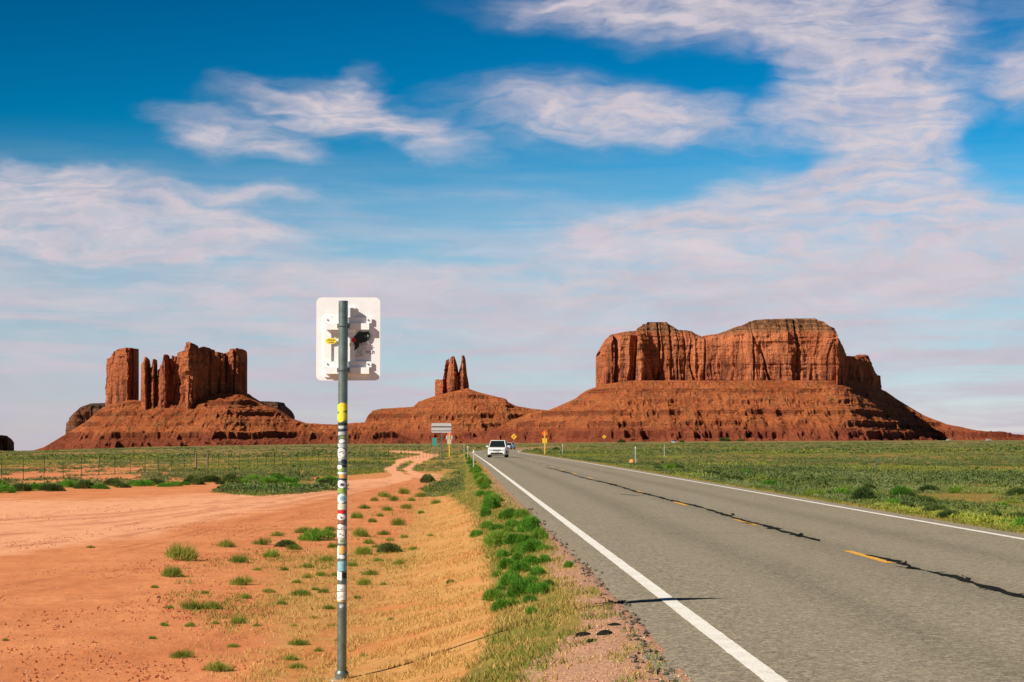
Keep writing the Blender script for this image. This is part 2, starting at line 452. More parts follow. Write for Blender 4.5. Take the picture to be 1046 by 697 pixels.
def asphalt_material():
    m, t, b = new_mat('asphalt', 0.85, 0.25)
    P = geo_pos(t)
    agg = t.noise(P, 38.0, 4, .75)
    v = t.n('ShaderNodeTexVoronoi'); t.put(v.inputs['Vector'], P); v.inputs['Scale'].default_value = 45
    big = t.noise(t.scalev(P, (1.0, .12, 1)), .5, 5, .6)
    lon = t.noise(t.scalev(P, (2.2, .05, 1), rot=(0, 0, R(-1.5))), 1.0, 4, .5)
    c = t.mix(t.map(agg, .30, .70), (0.100, 0.088, 0.064), (0.335, 0.290, 0.215))
    v2 = t.n('ShaderNodeTexVoronoi'); t.put(v2.inputs['Vector'], P); v2.inputs['Scale'].default_value = 26
    cell = t.sep(v2.outputs['Color'])[0]
    c = t.mix(t.map(cell, .72, .95, 0, .62), c, (0.50, 0.41, 0.29))
    c = t.mix(t.map(cell, .30, .05, 0, .60), c, (0.060, 0.052, 0.036))
    c = t.mix(t.map(t.sep(v.outputs['Color'])[1], .6, .95, 0, .45), c, (0.50, 0.43, 0.33))
    c = t.mix(t.map(lon, .35, .7, 0, .35), c, (0.27, 0.205, 0.14))
    c = t.mix(t.map(big, .5, .75, 0, .35), c, (0.165, 0.142, 0.10))
    ln_ = t.sep(t.n('ShaderNodeAttribute', attribute_name='lane').outputs['Color'])[0]
    ln_ = t.math('ADD', ln_, t.math('MULTIPLY', t.math('SUBTRACT', t.noise(t.scalev(P, (1, .15, 1)), .6, 4), .5), .03))
    for c0 in (.325, .425, .575, .675):     # polished wheel paths
        wp = t.math('SUBTRACT', 1.0, t.math('MULTIPLY', t.math('ABSOLUTE', t.math('SUBTRACT', ln_, c0)), 28.0), clamp=True)
        c = t.mix(t.math('MULTIPLY', wp, .30), c, (0.27, 0.225, 0.16))
    for c0 in (.375, .625, .5):     # oil-darkened strip between them
        wp = t.math('SUBTRACT', 1.0, t.math('MULTIPLY', t.math('ABSOLUTE', t.math('SUBTRACT', ln_, c0)), 26.0), clamp=True)
        c = t.mix(t.math('MULTIPLY', wp, .32), c, (0.11, 0.10, 0.072))
    c = t.mix(t.map(t.noise(P, 1.3, 5, .6), .60, .74, 0, .35), c, (0.105, 0.095, 0.07))
    t.put(b.inputs['Base Color'], c)
    bump(t, b, t.math('ADD', t.math('MULTIPLY', agg, .5), t.math('MULTIPLY', v.outputs['Distance'], .8)), 0.006, .6)
    return m

def line_mat(name, col, worn):
    m, t, b = new_mat(name, 0.7, 0.3)
    P = geo_pos(t)
    n = t.noise(P, 30, 5, .7); n2 = t.noise(P, 2.5, 5, .65)
    f = t.map(t.math('ADD', t.math('MULTIPLY', n, .6), t.math('MULTIPLY', n2, .4)), .46, .66, 0, worn)
    t.put(b.inputs['Base Color'], t.mix(f, col, (0.26, 0.22, 0.165)))
    bump(t, b, n, .008, .5)
    return m

def leaf_mat(name, c1, c2, c3):
    m, t, b = new_mat(name, 0.75, 0.2)
    P = geo_pos(t)
    at = t.n('ShaderNodeAttribute', attribute_name='tone'); a = t.sep(at.outputs['Color'])
    c = t.mix(a[0], c1, c2); c = t.mix(a[1], c, c3)
    oi = t.n('ShaderNodeObjectInfo').outputs['Random']
    c = t.mix(t.map(oi, .4, 1, 0, .55), c, tuple(x * .6 for x in c1))
    c = t.mix(t.map(oi, .4, 0, 0, .40), c, tuple(x * .9 for x in c3))
    t.put(b.inputs['Base Color'], c)
    tr = t.n('ShaderNodeBsdfTranslucent'); t.put(tr.inputs[0], c)
    ms = t.n('ShaderNodeMixShader'); ms.inputs[0].default_value = .25
    o = [n for n in m.node_tree.nodes if n.type == 'OUTPUT_MATERIAL'][0]
    m.node_tree.links.new(b.outputs[0], ms.inputs[1]); m.node_tree.links.new(tr.outputs[0], ms.inputs[2]); m.node_tree.links.new(ms.outputs[0], o.inputs[0])
    return m

M = {}
M['ground'] = ground_material()
M['asphalt'] = asphalt_material()
M['white_line'] = line_mat('white_road_paint', (0.83, 0.79, 0.74), .45)
M['yellow_line'] = line_mat('yellow_road_paint', (0.74, 0.37, 0.035), .55)
M['tar'] = paint('crack_sealant', (0.012, 0.013, 0.010), .95, .08, var=.3)
M['green'] = leaf_mat('green_leaves', (0.055, 0.19, 0.014), (0.17, 0.43, 0.036), (0.36, 0.40, 0.06))
M['tuft'] = leaf_mat('tuft_leaves', (0.105, 0.19, 0.016), (0.23, 0.34, 0.032), (0.38, 0.32, 0.07))
M['sage'] = leaf_mat('sage_leaves', (0.085, 0.135, 0.036), (0.27, 0.31, 0.115), (0.46, 0.47, 0.045))
M['dry'] = leaf_mat('dry_blades', (0.48, 0.265, 0.080), (0.70, 0.45, 0.17), (0.30, 0.33, 0.05))
M['verge'] = leaf_mat('verge_blades', (0.13, 0.19, 0.025), (0.27, 0.28, 0.045), (0.58, 0.38, 0.11))
M['olive'] = leaf_mat('dark_leaves', (0.045, 0.090, 0.020), (0.11, 0.17, 0.035), (0.20, 0.20, 0.05))

# ------------------------------------------------------------------ ground sheet
def soft_poly(a, b, poly, soft):
    """1 inside the polygon, 0 outside, soft edge; a, b arrays"""
    poly = np.asarray(poly, float)
    x, y = a, b
    inside = np.zeros(x.shape, bool); dist = np.full(x.shape, 1e9)
    n = len(poly)
    for i in range(n):
        x1, y1 = poly[i]; x2, y2 = poly[(i + 1) % n]
        cond = ((y1 > y) != (y2 > y)) & (x < (x2 - x1) * (y - y1) / (y2 - y1 + 1e-12) + x1)
        inside ^= cond
        dx, dy = x2 - x1, y2 - y1
        t = np.clip(((x - x1) * dx + (y - y1) * dy) / (dx * dx + dy * dy + 1e-9), 0, 1)
        # vertical distances count more: the chart is foreshortened
        dist = np.minimum(dist, np.hypot((x - x1 - t * dx) * .35, (y - y1 - t * dy)))
    sd = np.where(inside, dist, -dist)
    return np.clip(0.5 + sd / soft, 0, 1)

def soft_line(a, b, pts, wid, soft):
    dist = np.full(a.shape, 1e9)
    for (x1, y1, w1), (x2, y2, w2) in zip([(*p, q) for p, q in zip(pts, wid)][:-1], [(*p, q) for p, q in zip(pts, wid)][1:]):
        dx, dy = x2 - x1, y2 - y1
        t = np.clip(((a - x1) * dx + (b - y1) * dy) / (dx * dx + dy * dy + 1e-9), 0, 1)
        dd = np.hypot((a - x1 - t * dx) * .35, (b - y1 - t * dy)) - (w1 + (w2 - w1) * t)
        dist = np.minimum(dist, dd)
    return np.clip(0.5 - dist / soft, 0, 1)

# land cover is charted by compass bearing and distance (for a plane 2.27 m below the eye)
def chart(X, Y):
    Yc = np.maximum(Y, 6.0)
    z = np.clip(terrain(X, Y), -3, 0)
    h = EYE - z
    h = np.where(Y > 150, h * 1.0, h)
    return 523 + F * X / Yc, 450 + F * h / Yc

BARE = [(-900, 700), (-900, 507), (-100, 506), (0, 503), (60, 501), (140, 496), (222, 493), (262, 491), (300, 489), (345, 489), (372, 488), (395, 485),
        (412, 487), (440, 486), (455, 489), (430, 494), (385, 500), (372, 512), (375, 530), (352, 540), (300, 552), (240, 560), (180, 585), (150, 640), (160, 700), (160, 1400), (-900, 1400)]
DIRT_ALL = [(-900, 1400), (-900, 507), (0, 503), (140, 496), (262, 491), (345, 489), (395, 485), (412, 487), (450, 487), (430, 500), (425, 530), (415, 560), (380, 590), (345, 620), (330, 660), (310, 700), (300, 1400)]
ISLAND = [(218, 503), (236, 496), (262, 489), (300, 489), (345, 496), (352, 500), (330, 502), (300, 505), (262, 507)]
VERGE = [(468, 468), (480, 463), (492, 474), (512, 497), (560, 540), (602, 590), (640, 612), (620, 630), (575, 655), (548, 690), (545, 1400), (380, 1400), (440, 720), (480, 680), (505, 640), (500, 600), (492, 560), (482, 525), (455, 505), (440, 497), (455, 480)]
MIDGREEN = [(372, 512), (400, 500), (450, 490), (470, 470), (440, 470), (455, 500), (440, 512), (410, 545), (428, 570), (385, 600), (350, 590), (330, 600), (230, 650), (160, 600), (230, 560), (320, 545), (365, 535)]
GRAVEL = [(640, 598), (612, 585), (585, 600), (600, 625), (585, 645), (545, 668), (520, 700), (500, 1400), (900, 1400), (690, 690), (655, 645)]
TRACK1 = [(300, 497), (345, 495), (390, 493), (411, 488), (400, 480), (411, 471), (437, 465.6), (428, 462.5), (400, 461.5)]
TRACK2 = [(455, 488), (427, 485.5), (416, 480), (427, 472), (444, 465.5)]

def masks(X, Y):
    a, b = chart(X, Y)
    s = X - road_x(np.maximum(Y, 0))
    leftside = s < -0.3
    wob = (fbm(X / 3, Y / 5, 0, 3, 77) - .5) * 12
    bare = soft_poly(a + wob, b + wob * .3, BARE, 6) * leftside
    island = soft_poly(a, b, ISLAND, 3) * leftside
    track = np.maximum(soft_line(a, b, TRACK1, [3.2, 3.6, 4.0, 3.6, 2.8, 2.3, 1.9, 1.4, 1.1], 1.2), soft_line(a, b, TRACK2, [3.0, 2.6, 2.2, 1.8, 1.4], 1.2)) * leftside
    dall = np.where(b > 515, 1 - sst(a + wob * 1.5, 150, 400) * sst(b, 515, 600), 1) * soft_poly(a + wob, b, DIRT_ALL, 20) * leftside
    dall = dall * 1.0
    verge = soft_poly(a + wob * .6, b, VERGE, 8) * leftside
    mid = soft_poly(a + wob, b, MIDGREEN, 16) * leftside
    grav = soft_poly(a + wob * .5, b, GRAVEL, 12) * leftside
    # paler, driven band sweeping across the lot
    band = soft_line(a, b, [(-400, 560), (0, 538), (130, 530), (260, 512), (380, 495)], [34, 30, 22, 13, 6], 22) * leftside
    return dict(a=a, b=b, s=s, bare=bare, island=island, track=track, dall=dall, verge=verge, mid=mid, grav=grav, band=band)

def build_ground():
    Y0 = 30.0
    ys = np.concatenate([np.linspace(-25, 3, 12), 3 * (9000 / 3) ** np.linspace(0, 1, 640)[1:], [11000, 14000, 19000, 26000]])
    t = np.concatenate([np.linspace(-2.2, -.42, 40), np.linspace(-.41, .41, 640), np.linspace(.42, 2.2, 40)])
    Yg, Tg = np.meshgrid(ys, t, indexing='ij')
    Xg = Tg * (np.maximum(Yg, 0) * .985 + 6.0 + 3.0 * sst(Yg, 0, 30)) 
    Z = terrain(Xg, Yg)
    s = Xg - road_x(np.maximum(Yg, 0))
    under = sst(s, -.55, -.35) * (1 - sst(s, W + .45, W + .65))
    Z = Z - 0.05 * under
    m = masks(Xg, Yg)
    lot = np.maximum(m['bare'], 0)
    right = sst(m['s'], W + .1, W + .6)
    bare_any = np.clip(np.maximum(m['dall'], m['track']) * (1 - m['island']), 0, 1)
    pale = np.clip(np.maximum(m['track'], m['band'] * .8), 0, 1)
    gold = np.clip((1 - m['dall']) * (1 - m['track']), 0, 1) * (m['s'] < 0) + .35 * right
    gold = gold * (1 - .2 * m['verge'])
    green = np.clip(np.maximum.reduce([m['verge'] * .72, m['mid'] * .30 * (1 - m['bare']), m['island'] * .7]), 0, 1) * (m['s'] < 0)
    field = sst(Yg, 95, 150) * (1 - bare_any)
    redq = np.exp(-(((m['a'] - 60) / 150) ** 4)) * np.exp(-(((m['b'] - 484) / 8.5) ** 4))
    green = np.maximum(green, field * .55 * (m['s'] < 0) * (1 - redq)); gold = gold * (1 - .9 * redq * (m['s'] < 0))
    green = np.maximum(green, right * .70)
    far = sst(Yg, 250, 700) * (1 - bare_any)
    soil = np.stack([pale, gold, green], -1).reshape(-1, 3)
    ruts = np.zeros_like(Xg)
    for (dy, wd_, am) in ((-9, .7, .7), (-5.5, .6, .6), (2, .8, .6), (6, .9, .75), (15, 1.0, .5), (20, 1.1, .6), (34, 1.2, .55), (41, 1.3, .5), (60, 1.4, .4), (70, 1.5, .4)):
        pts_ = [(x_, y_ + dy * f_) for (x_, y_, f_) in ((-500, 575, 1.5), (-200, 560, 1.3), (0, 540, 1.0), (130, 531, .8), (260, 513, .45), (345, 500, .25), (400, 492, .12))]
        ruts = np.maximum(ruts, am * soft_line(m['a'] + 10 * (fbm(Xg / 3, Yg / 4, 0, 2, 7) - .5), m['b'] + 1.5 * (fbm(Xg / 4, dy, 0, 2, 8) - .5), pts_, [wd_ * q for q in (1.2, 1.1, 1, .9, .6, .4, .2)], 1.2))
    ruts = 1.25 * ruts * (m['s'] < -.5) * sst(fbm(Xg / 2.5, Yg / 2.5, 0, 3, 12), .28, .46)
    edgeg = sst(m['s'], -1.3, -.7) * (m['s'] < 0) * (1 - sst(Yg, 60, 150))
    soilb = np.stack([np.clip(np.maximum(m['grav'] * .85, np.maximum(edgeg * .8, under * .6)), 0, 1), far, ruts], -1).reshape(-1, 3)
    nr, nc = Yg.shape
    idx = np.arange(nr * nc).reshape(nr, nc)
    f = np.stack([idx[:-1, :-1], idx[:-1, 1:], idx[1:, 1:], idx[1:, :-1]], -1).reshape(-1, 4)
    o = np_mesh('ground', np.stack([Xg, Yg, Z], -1).reshape(-1, 3), f, M['ground'], smooth=True, attrs={'soil': soil, 'soil_b': soilb})
    tag(o, kind='structure')
build_ground()

# ------------------------------------------------------------------ road
def edge_l(Y):   # ragged, broken left edge of the asphalt (offset from the white line)
    Y = np.asarray(Y, float)
    e = -(0.50 + 0.16 * (fbm(Y / 3.0, 0, 0, 2, 3) - .5) + 0.22 * (fbm(Y / .55, 0, 0, 3, 4) - .5) * (1 - sst(Y, 40, 80)))
    # bite out of the edge just short of the sign's shadow
    e = e - 0.16 * (1 - sst(Y, 16.8, 19.5)) 
    return e

def build_road():
    ys = np.concatenate([np.arange(-25, 10, 1.0), np.arange(10, 45, .05), np.arange(45, 120, .3), np.arange(120, 900, 3.0)])
    offs = np.concatenate([[0.0, 0.03], np.linspace(.08, 1, 14)])
    xl = road_x(ys) ; el_ = edge_l(ys)
    rows = []
    for k, o_ in enumerate(offs):
        x = xl + el_ + (W + .5 - el_) * o_
        z = -0.000012 * np.clip(ys - 430, 0, None) ** 2 - (base_row(523 + F * xl / np.maximum(ys, 60)) - 450) / F * np.clip(ys - 150, 0, None) + 0.006
        if k == 0: z = z - 0.015
        if k == 1: z = z - 0.003
        rows.append(np.stack([x, ys, z], -1))
    first = rows[0].copy(); first[:, 2] -= .09; first[:, 0] += .01
    last = rows[-1].copy(); last[:, 2] -= .09
    G = np.stack([first] + rows + [last], 0)
    nr, nc = G.shape[:2]
    idx = np.arange(nr * nc).reshape(nr, nc)
    f = np.stack([idx[:-1, :-1], idx[1:, :-1], idx[1:, 1:], idx[:-1, 1:]], -1).reshape(-1, 4)
    lat = (G[..., 0] - road_x(G[..., 1])) / W
    at_ = np.stack([lat * .5 + .25, lat * 0, lat * 0], -1).reshape(-1, 3)
    return tag(np_mesh('road', G.reshape(-1, 3), f, M['asphalt'], smooth=False, attrs={'lane': at_}), kind='structure')
build_road()

def road_z(X, Y):
    xl = road_x(Y)
    return -(base_row(523 + F * xl / np.maximum(Y, 60)) - 450) / F * np.clip(Y - 150, 0, None) + 0.006

def strip(name, ys, off, wid, mat, lift=.004, jit=0.0, seed=0, **kw):
    ys = np.asarray(ys, float)
    c = road_x(ys) + off
    hw = np.broadcast_to(np.asarray(wid) / 2, ys.shape)
    j1 = jit * (fbm(ys / .25, 0, 0, 3, seed) - .5); j2 = jit * (fbm(ys / .25, 0, 0, 3, seed + 5) - .5)
    z = road_z(c, ys) + lift
    G = np.stack([np.stack([c - hw + j1, ys, z], -1), np.stack([c + hw + j2, ys, z], -1)], 1)
    n = len(ys); idx = np.arange(2 * n).reshape(n, 2)
    f = np.stack([idx[:-1, 0], idx[:-1, 1], idx[1:, 1], idx[1:, 0]], -1)
    return G.reshape(-1, 3), f

def join(parts):
    V_, F_ = [], []; k = 0
    for v, f in parts: V_.append(v); F_.append(f + k); k += len(v)
    return np.concatenate(V_), np.concatenate(F_)

yy = np.concatenate([np.arange(-25, 60, .2), np.arange(60, 560, 3.0)])
v, f = strip('', yy, 0.0, 0.16, None, jit=.015, seed=2)
tag(np_mesh('edge_line', v, f, M['white_line']), kind='structure')
v, f = strip('', yy, W, 0.14, None, jit=.015, seed=3)
tag(np_mesh('edge_line', v, f, M['white_line']), kind='structure')
parts = []
k0 = 27.7
for i in range(-4, 42):
    y0 = k0 + i * 12.19
    parts.append(strip('', np.linspace(y0, y0 + 3.05, 16), W / 2, 0.13, None, jit=.03, seed=i + 40))
v, f = join(parts)
tag(np_mesh('centre_line', v, f, M['yellow_line']), kind='structure')

def crack(pts, wid, seed, blob=.0, n=6):
    """sealed crack: a wandering tar strip through road points (offset from white line, distance)"""
    pts = np.array(pts, float); seg = []
    t = np.linspace(0, len(pts) - 1, max(8, int(np.abs(np.diff(pts[:, 1])).sum() * n + np.abs(np.diff(pts[:, 0])).sum() * n)))
    off = np.interp(t, np.arange(len(pts)), pts[:, 0]); Y = np.interp(t, np.arange(len(pts)), pts[:, 1])
    L = np.arange(len(t))
    off = off + .10 * (fbm(L / 9.0, 0, 0, 3, seed) - .5); Y = Y + .10 * (fbm(L / 9.0, 5, 0, 3, seed + 1) - .5)
    X = road_x(Y) + off
    T = np.stack([np.gradient(X), np.gradient(Y)], -1); T /= np.linalg.norm(T, axis=1)[:, None] + 1e-9
    N = np.stack([T[:, 1], -T[:, 0]], -1)
    hw = wid / 2 * np.clip(-.35 + 2.9 * fbm(L / 1.7, 0, 0, 3, seed + 3), .04, 2) * (1 + blob * sst(fbm(L / 6., 3, 0, 2, seed + 8), .55, .7))
    hw *= np.minimum(1, np.minimum(L, len(L) - 1 - L) / 5.0 + .1)
    z = road_z(X, Y) + .008
    A = np.stack([X + N[:, 0] * hw, Y + N[:, 1] * hw, z], -1); B = np.stack([X - N[:, 0] * hw, Y - N[:, 1] * hw, z], -1)
    G = np.stack([A, B], 1); m_ = len(t); idx = np.arange(2 * m_).reshape(m_, 2)
    f_ = np.stack([idx[:-1, 0], idx[:-1, 1], idx[1:, 1], idx[1:, 0]], -1)
    return G.reshape(-1, 3), f_

v, f = crack([(3.78, 20.0), (3.72, 23.5), (3.80, 25.2), (3.70, 26.5), (3.78, 28.2), (3.72, 29.8)], .078, 11, .7, 8)
v2, f2 = crack([(3.74, 33.5), (3.70, 37), (3.76, 40), (3.68, 42), (3.75, 46), (3.8, 52), (3.66, 58), (3.55, 66), (3.6, 78), (3.3, 90), (3.4, 110), (3.2, 125)], .10, 12, .8, 4)
v3, f3 = crack([(2.6, 64), (3.0, 62), (3.3, 61)], .07, 13, .3, 6)
br = [crack([(o_, y_), (o_ + dx_ * .5, y_ + .3), (o_ + dx_, y_ + dy_)], .045, 300 + i_, 0, 14) for i_, (o_, y_, dx_, dy_) in enumerate([(3.75, 21, .22, .9), (3.75, 22.4, -.20, .7), (3.8, 24.2, .18, 1.0), (3.7, 26.2, -.22, .9), (3.76, 27.4, .16, .7), (3.72, 35.5, .2, 1.2), (3.75, 40.2, -.25, 1.1), (3.75, 45, .25, 1.6), (3.7, 21.8, .3, .3), (3.7, 25.4, .28, .4)])]
v, f = join([(v, f), (v2, f2), (v3, f3)] + br)
tag(np_mesh('crack_seal', v, f, M['tar']), kind='structure')
prt = []
for (o1, y1, o2, y2, wd, sd) in ((0.9, 36.3, 3.2, 36.6, .022, 21), (3.6, 36.6, 7.3, 36.2, .015, 22), (1.0, 43.5, 3.4, 44.2, .025, 23), (-.4, 27.0, -.1, 27.05, .03, 24)):
    prt.append(crack([(o1, y1), ((o1 + o2) / 2, (y1 + y2) / 2 + .05), (o2, y2)], wd, sd, 0, 12))
v, f = join(prt)
tag(np_mesh('surface_crack', v, f, M['tar']), kind='structure')

# ------------------------------------------------------------------ buttes and mesas
def zrow(row, D): return pt(523, row, D).z
def zpx(px, row, D):
    return EYE + ray(px, row)[1] * D
def xpx(px, D): return (px - 523) / F * D     # pitch is small; matches ray() within a pixel near the horizon

def talus(name, D, sil, px0, px1, mat, parent, width=60, seed=1, slope=30.0, step=22.0, front=None, flat=None, gul=.85, bend=None):
    """debris apron: ridge line follows sil (px,row), falls away before and behind with benches and gullies"""
    sil = np.array(sil, float)
    npx = int((px1 - px0) / .55)
    pxs = np.linspace(px0, px1, npx)
    X = np.array([ray(p, 440)[0] * D for p in pxs])
    H = EYE + np.array([ray(p, r)[1] for p, r in zip(pxs, np.interp(pxs, sil[:, 0], sil[:, 1]))]) * D
    B = EYE - (base_row(pxs) - 450) / F * D - 4
    rel = np.maximum(H - B, 1.0)
    Lmax = rel.max() / math.tan(R(slope)) * 1.75
    wfl = np.interp(pxs, *(np.array(flat, float).T)) if flat is not None else np.full(npx, width * 1.0)
    ysf = np.concatenate([-np.linspace(1, 0, 230) ** 1.0 * (Lmax + wfl.max()), np.linspace(0, 1, 50)[1:] * (Lmax + wfl.max()) * .9])
    Xg, Yo = np.meshgrid(X, ysf, indexing='xy')
    Hg = np.broadcast_to(H, Xg.shape); Bg = np.broadcast_to(B, Xg.shape); Wf = np.broadcast_to(wfl, Xg.shape)
    def gsm(a_, sg):
        kx = np.arange(-3 * sg, 3 * sg + 1); kk = np.exp(-kx ** 2 / (2.0 * sg * sg)); kk /= kk.sum()
        return np.convolve(np.pad(a_, 3 * sg, 'edge'), kk, 'valid')
    rl1 = np.maximum(H - B, .5); rls = np.minimum(gsm(rl1, 26), gsm(rl1, 10) * 1.05)
    rl = np.broadcast_to(rls, Xg.shape)
    Wf = np.broadcast_to(gsm(wfl, 18), Xg.shape)
    Lg = rl / math.tan(R(slope)) * 1.55
    dd = np.maximum(0, np.abs(Yo) - Wf)
    # gullies and spurs: distance measured along the slope is stretched by ridged noise
    gn = ridged(Xg / 95, Yo / 260, 0, 3, seed) - .6
    gn2 = ridged(Xg / 32, Yo / 110, 0, 3, seed + 3) - .6
    t = dd / Lg
    t = t * (1 - gul * (.40 * gn * sst(t, 0, .3) + .20 * gn2 * sst(t, 0, .2)))
    t = np.clip(t, 0, 1)
    rl = np.broadcast_to(rl1, Xg.shape) * (1 - sst(t, 0, .30)) + rl * sst(t, 0, .30)
    h = Bg + rl * (1 - t) ** 1.25
    # benches: hard layers crop out as short broken ledges, two sets of them
    h2 = h
    for (st, wt, sd2, lo) in ((step, 1.0, 9, .44), (step * .43, .75, 19, .48)):
        q = (h + 2.5 * (fbm(Xg / 120, Yo / 160, 0, 3, seed + sd2) - .5) + 2.2 * (fbm(Xg / 9, Yo / 9, 0, 2, seed + sd2 + 1) - .5)) / st
        lv = np.floor(q); fr = q - lv
        key = (np.mod(lv, 2) == 0) * (wt == 1.0)                                # every other thick layer is a continuous hard band
        tall = .14 + .26 * vnoise(lv * 2.7, 0, 0, seed + sd2 + 2) + key * .10
        br = fbm(Xg / 38, lv * 3.7, 0, 2, seed + sd2 + 3) * .65 + fbm(Xg / 8, lv * 5.1, 0, 2, seed + sd2 + 4) * .35
        lo2 = lo - key * .09
        k = sst(br, lo2, lo2 + .12) * wt
        stair = fr * (1 - tall) / 1.0 + sst(fr, .60, .68) * tall
        h2 = h2 + k * st * (stair - fr * 1.0 + .0) * 1.15 * sst(t, .01, .05) * (1 - sst(t, .93, 1.0))
    h2 = h2 + sst(t, 0.02, .1) * (1 - sst(t, .9, 1)) * (5.0 * (fbm(Xg / 9, Yo / 10, 0, 4, seed + 30, .6) - .5) + 3.5 * (ridged(Xg / 20, Yo / 90, 0, 2, seed + 36) - .6) + 5 * (fbm(Xg / 50, Yo / 70, 0, 3, seed + 31) - .5))
    h2 = np.where(t <= 0.0, Hg + 1.5 * (fbm(Xg / 18, Yo / 60, 0, 3, seed + 33) - .5), h2)
    nr, nc = Xg.shape
    idx = np.arange(nr * nc).reshape(nr, nc)
    f = np.stack([idx[:-1, :-1], idx[:-1, 1:], idx[1:, 1:], idx[1:, :-1]], -1).reshape(-1, 4)
    off_ = np.interp(pxs, *(np.array(bend, float).T)) if bend is not None else np.zeros(npx)
    off_ = gsm(off_, 18); sc_ = (D + off_) / D
    Yg = D + Yo + off_
    Xw = Xg * sc_; h2 = EYE + (h2 - EYE) * sc_
    return np_mesh(name, np.stack([Xw, Yg, h2], -1).reshape(-1, 3), f, mat, parent, smooth=False)

def cliff(name, D, front, top, base, mat, parent, thick=120, seed=1, amp=9.0, lam=22.0, rim=None, nu=None, nv=90, batter=.05, slots=(), jag=0.0, strata=1.0):
    """upright rock wall round a closed footprint.
    front: (px, depth offset) along the face from its left end to its right end; top/base/rim: (px,row) profiles"""
    front = np.array(front, float)
    Yo = front[:, 1]; X = np.array([ray(p, 400)[0] * (D + q) for p, q in front[:, :2]])
    seg = np.hypot(np.diff(X), np.diff(Yo)); cum = np.concatenate([[0], np.cumsum(seg)])
    L = cum[-1]
    nu = nu or int(np.clip(L / 1.6, 60, 900))
    u = np.linspace(0, L, nu)
    fx = np.interp(u, cum, X); fy = np.interp(u, cum, Yo); pxs = np.interp(u, cum, front[:, 0])
    # smooth the corners a little
    ker = np.ones(5) / 5
    fxs = np.convolve(np.pad(fx, 2, 'edge'), ker, 'valid'); fys = np.convolve(np.pad(fy, 2, 'edge'), ker, 'valid')
    tx, ty = np.gradient(fxs), np.gradient(fys); ln = np.hypot(tx, ty) + 1e-9
    nx, ny = ty / ln, -tx / ln        # outward (towards the viewer for a left-to-right front)
    top = np.array(top, float); base = np.array(base, float)
    Dloc = D + fys
    tz = EYE + np.array([ray(p, r)[1] for p, r in zip(pxs, np.interp(pxs, top[:, 0], top[:, 1]))]) * Dloc
    bz = EYE + np.array([ray(p, r)[1] for p, r in zip(pxs, np.interp(pxs, base[:, 0], base[:, 1]))]) * D - 30
    if rim is not None:
        rim = np.array(rim, float)
        rz = EYE + np.array([ray(p, r)[1] for p, r in zip(pxs, np.interp(pxs, rim[:, 0], rim[:, 1]))]) * Dloc
        rz = np.minimum(rz, tz - .5)
    else: rz = tz - .5
    if jag:
        jj = jag * 2.2 * (fbm(u / 11, 0, 0, 3, seed + 50) - .6); rz = rz + jj; tz = tz + jj
    e = np.minimum(u, L - u); th = thick * np.minimum(1, np.sqrt(np.clip(e / (thick * .35), 0, 1)) + .02)
    v = np.linspace(0, 1, nv)
    rows = []
    for vv in v:
        z = bz + (rz - bz) * vv
        hh = vv
        uw = u + lam * 2.2 * (fbm(u / (lam * 3.5), z / (lam * 7), 0, 3, seed + 2) - .5)
        cell = ridged(uw / (lam * 1.25), z / (lam * 6), 0, 2, seed)                 # buttresses
        fine_ = ridged(uw / (lam * .40), z / (lam * 2.2), 0, 3, seed + 5)
        big = fbm(u / (lam * 3.2), z / (lam * 14), 0, 2, seed + 9) - .5
        d_ = amp * (1.6 * big + 1.0 * (cell - .62) + .42 * (fine_ - .6) * (1.25 - .6 * hh) + .9 * (fbm(u / (lam * .9), z / (lam * .8), 0, 3, seed + 33) - .5))
        # narrow joints cut deep into the face
        jn = np.abs(vnoise(uw / (lam * 1.2), z / (lam * 16), 0, seed + 13) - .5)
        d_ = d_ - amp * .95 * (1 - sst(jn, 0, .035)) * sst(vnoise(u / (lam * 2.3), 7 + z / 200, 0, seed + 14), .3, .55)
        d_ = d_ + strata * 1.7 * (fbm(z / 5.0, u / 160, 0, 3, seed + 17) - .5) * 2
        d_ = d_ + 1.3 * (fbm(u / 3.0, z / 6.0, 0, 3, seed + 19) - .5)
        # rim crumbles back, foot flares
        d_ = d_ - amp * .40 * sst(hh, .86, 1.0) - (tz - bz) * batter * hh + (tz - bz) * .05 * (1 - sst(hh, 0, .2))
        d_ = d_ * np.minimum(1, e / 6 + .25)
        led = np.floor(z / 7.0 + .8 * fbm(u / 60, 0, 0, 2, seed + 80))
        d_ = d_ + 2.4 * (vnoise(led * 5.3, u / 25, 0, seed + 81) - .5) * sst(hh, .70, .9)
        for (sp, sw, sd_) in slots:
            d_ = d_ - sd_ * np.exp(-((pxs - sp - .6 * np.sin(z / 25)) / sw) ** 2) * sst(hh, .05, .3)
        rows.append(np.stack([fxs + nx * d_, D + fys + ny * d_, z], -1))
    fr = rows[-1]
    # top: front rim -> (stepped cap) -> back rim
    capn = 26 if rim is not None else 8
    back = np.stack([fxs * 1.0, D + np.maximum(fys, 0) * 1.0 + th + 0 * fys, rz * 1.0], -1)
    back[:, 1] = np.maximum(back[:, 1], fr[:, 1] + 1.0)
    cs = np.array([.008, .018, .03, .045, .06, .075, .09, .105, .12, .14, .16, .20, .3]) if rim is not None else np.array([.06, .15, .3, .45])
    cs = np.concatenate([cs, 1 - cs[::-1]]); capn = len(cs)
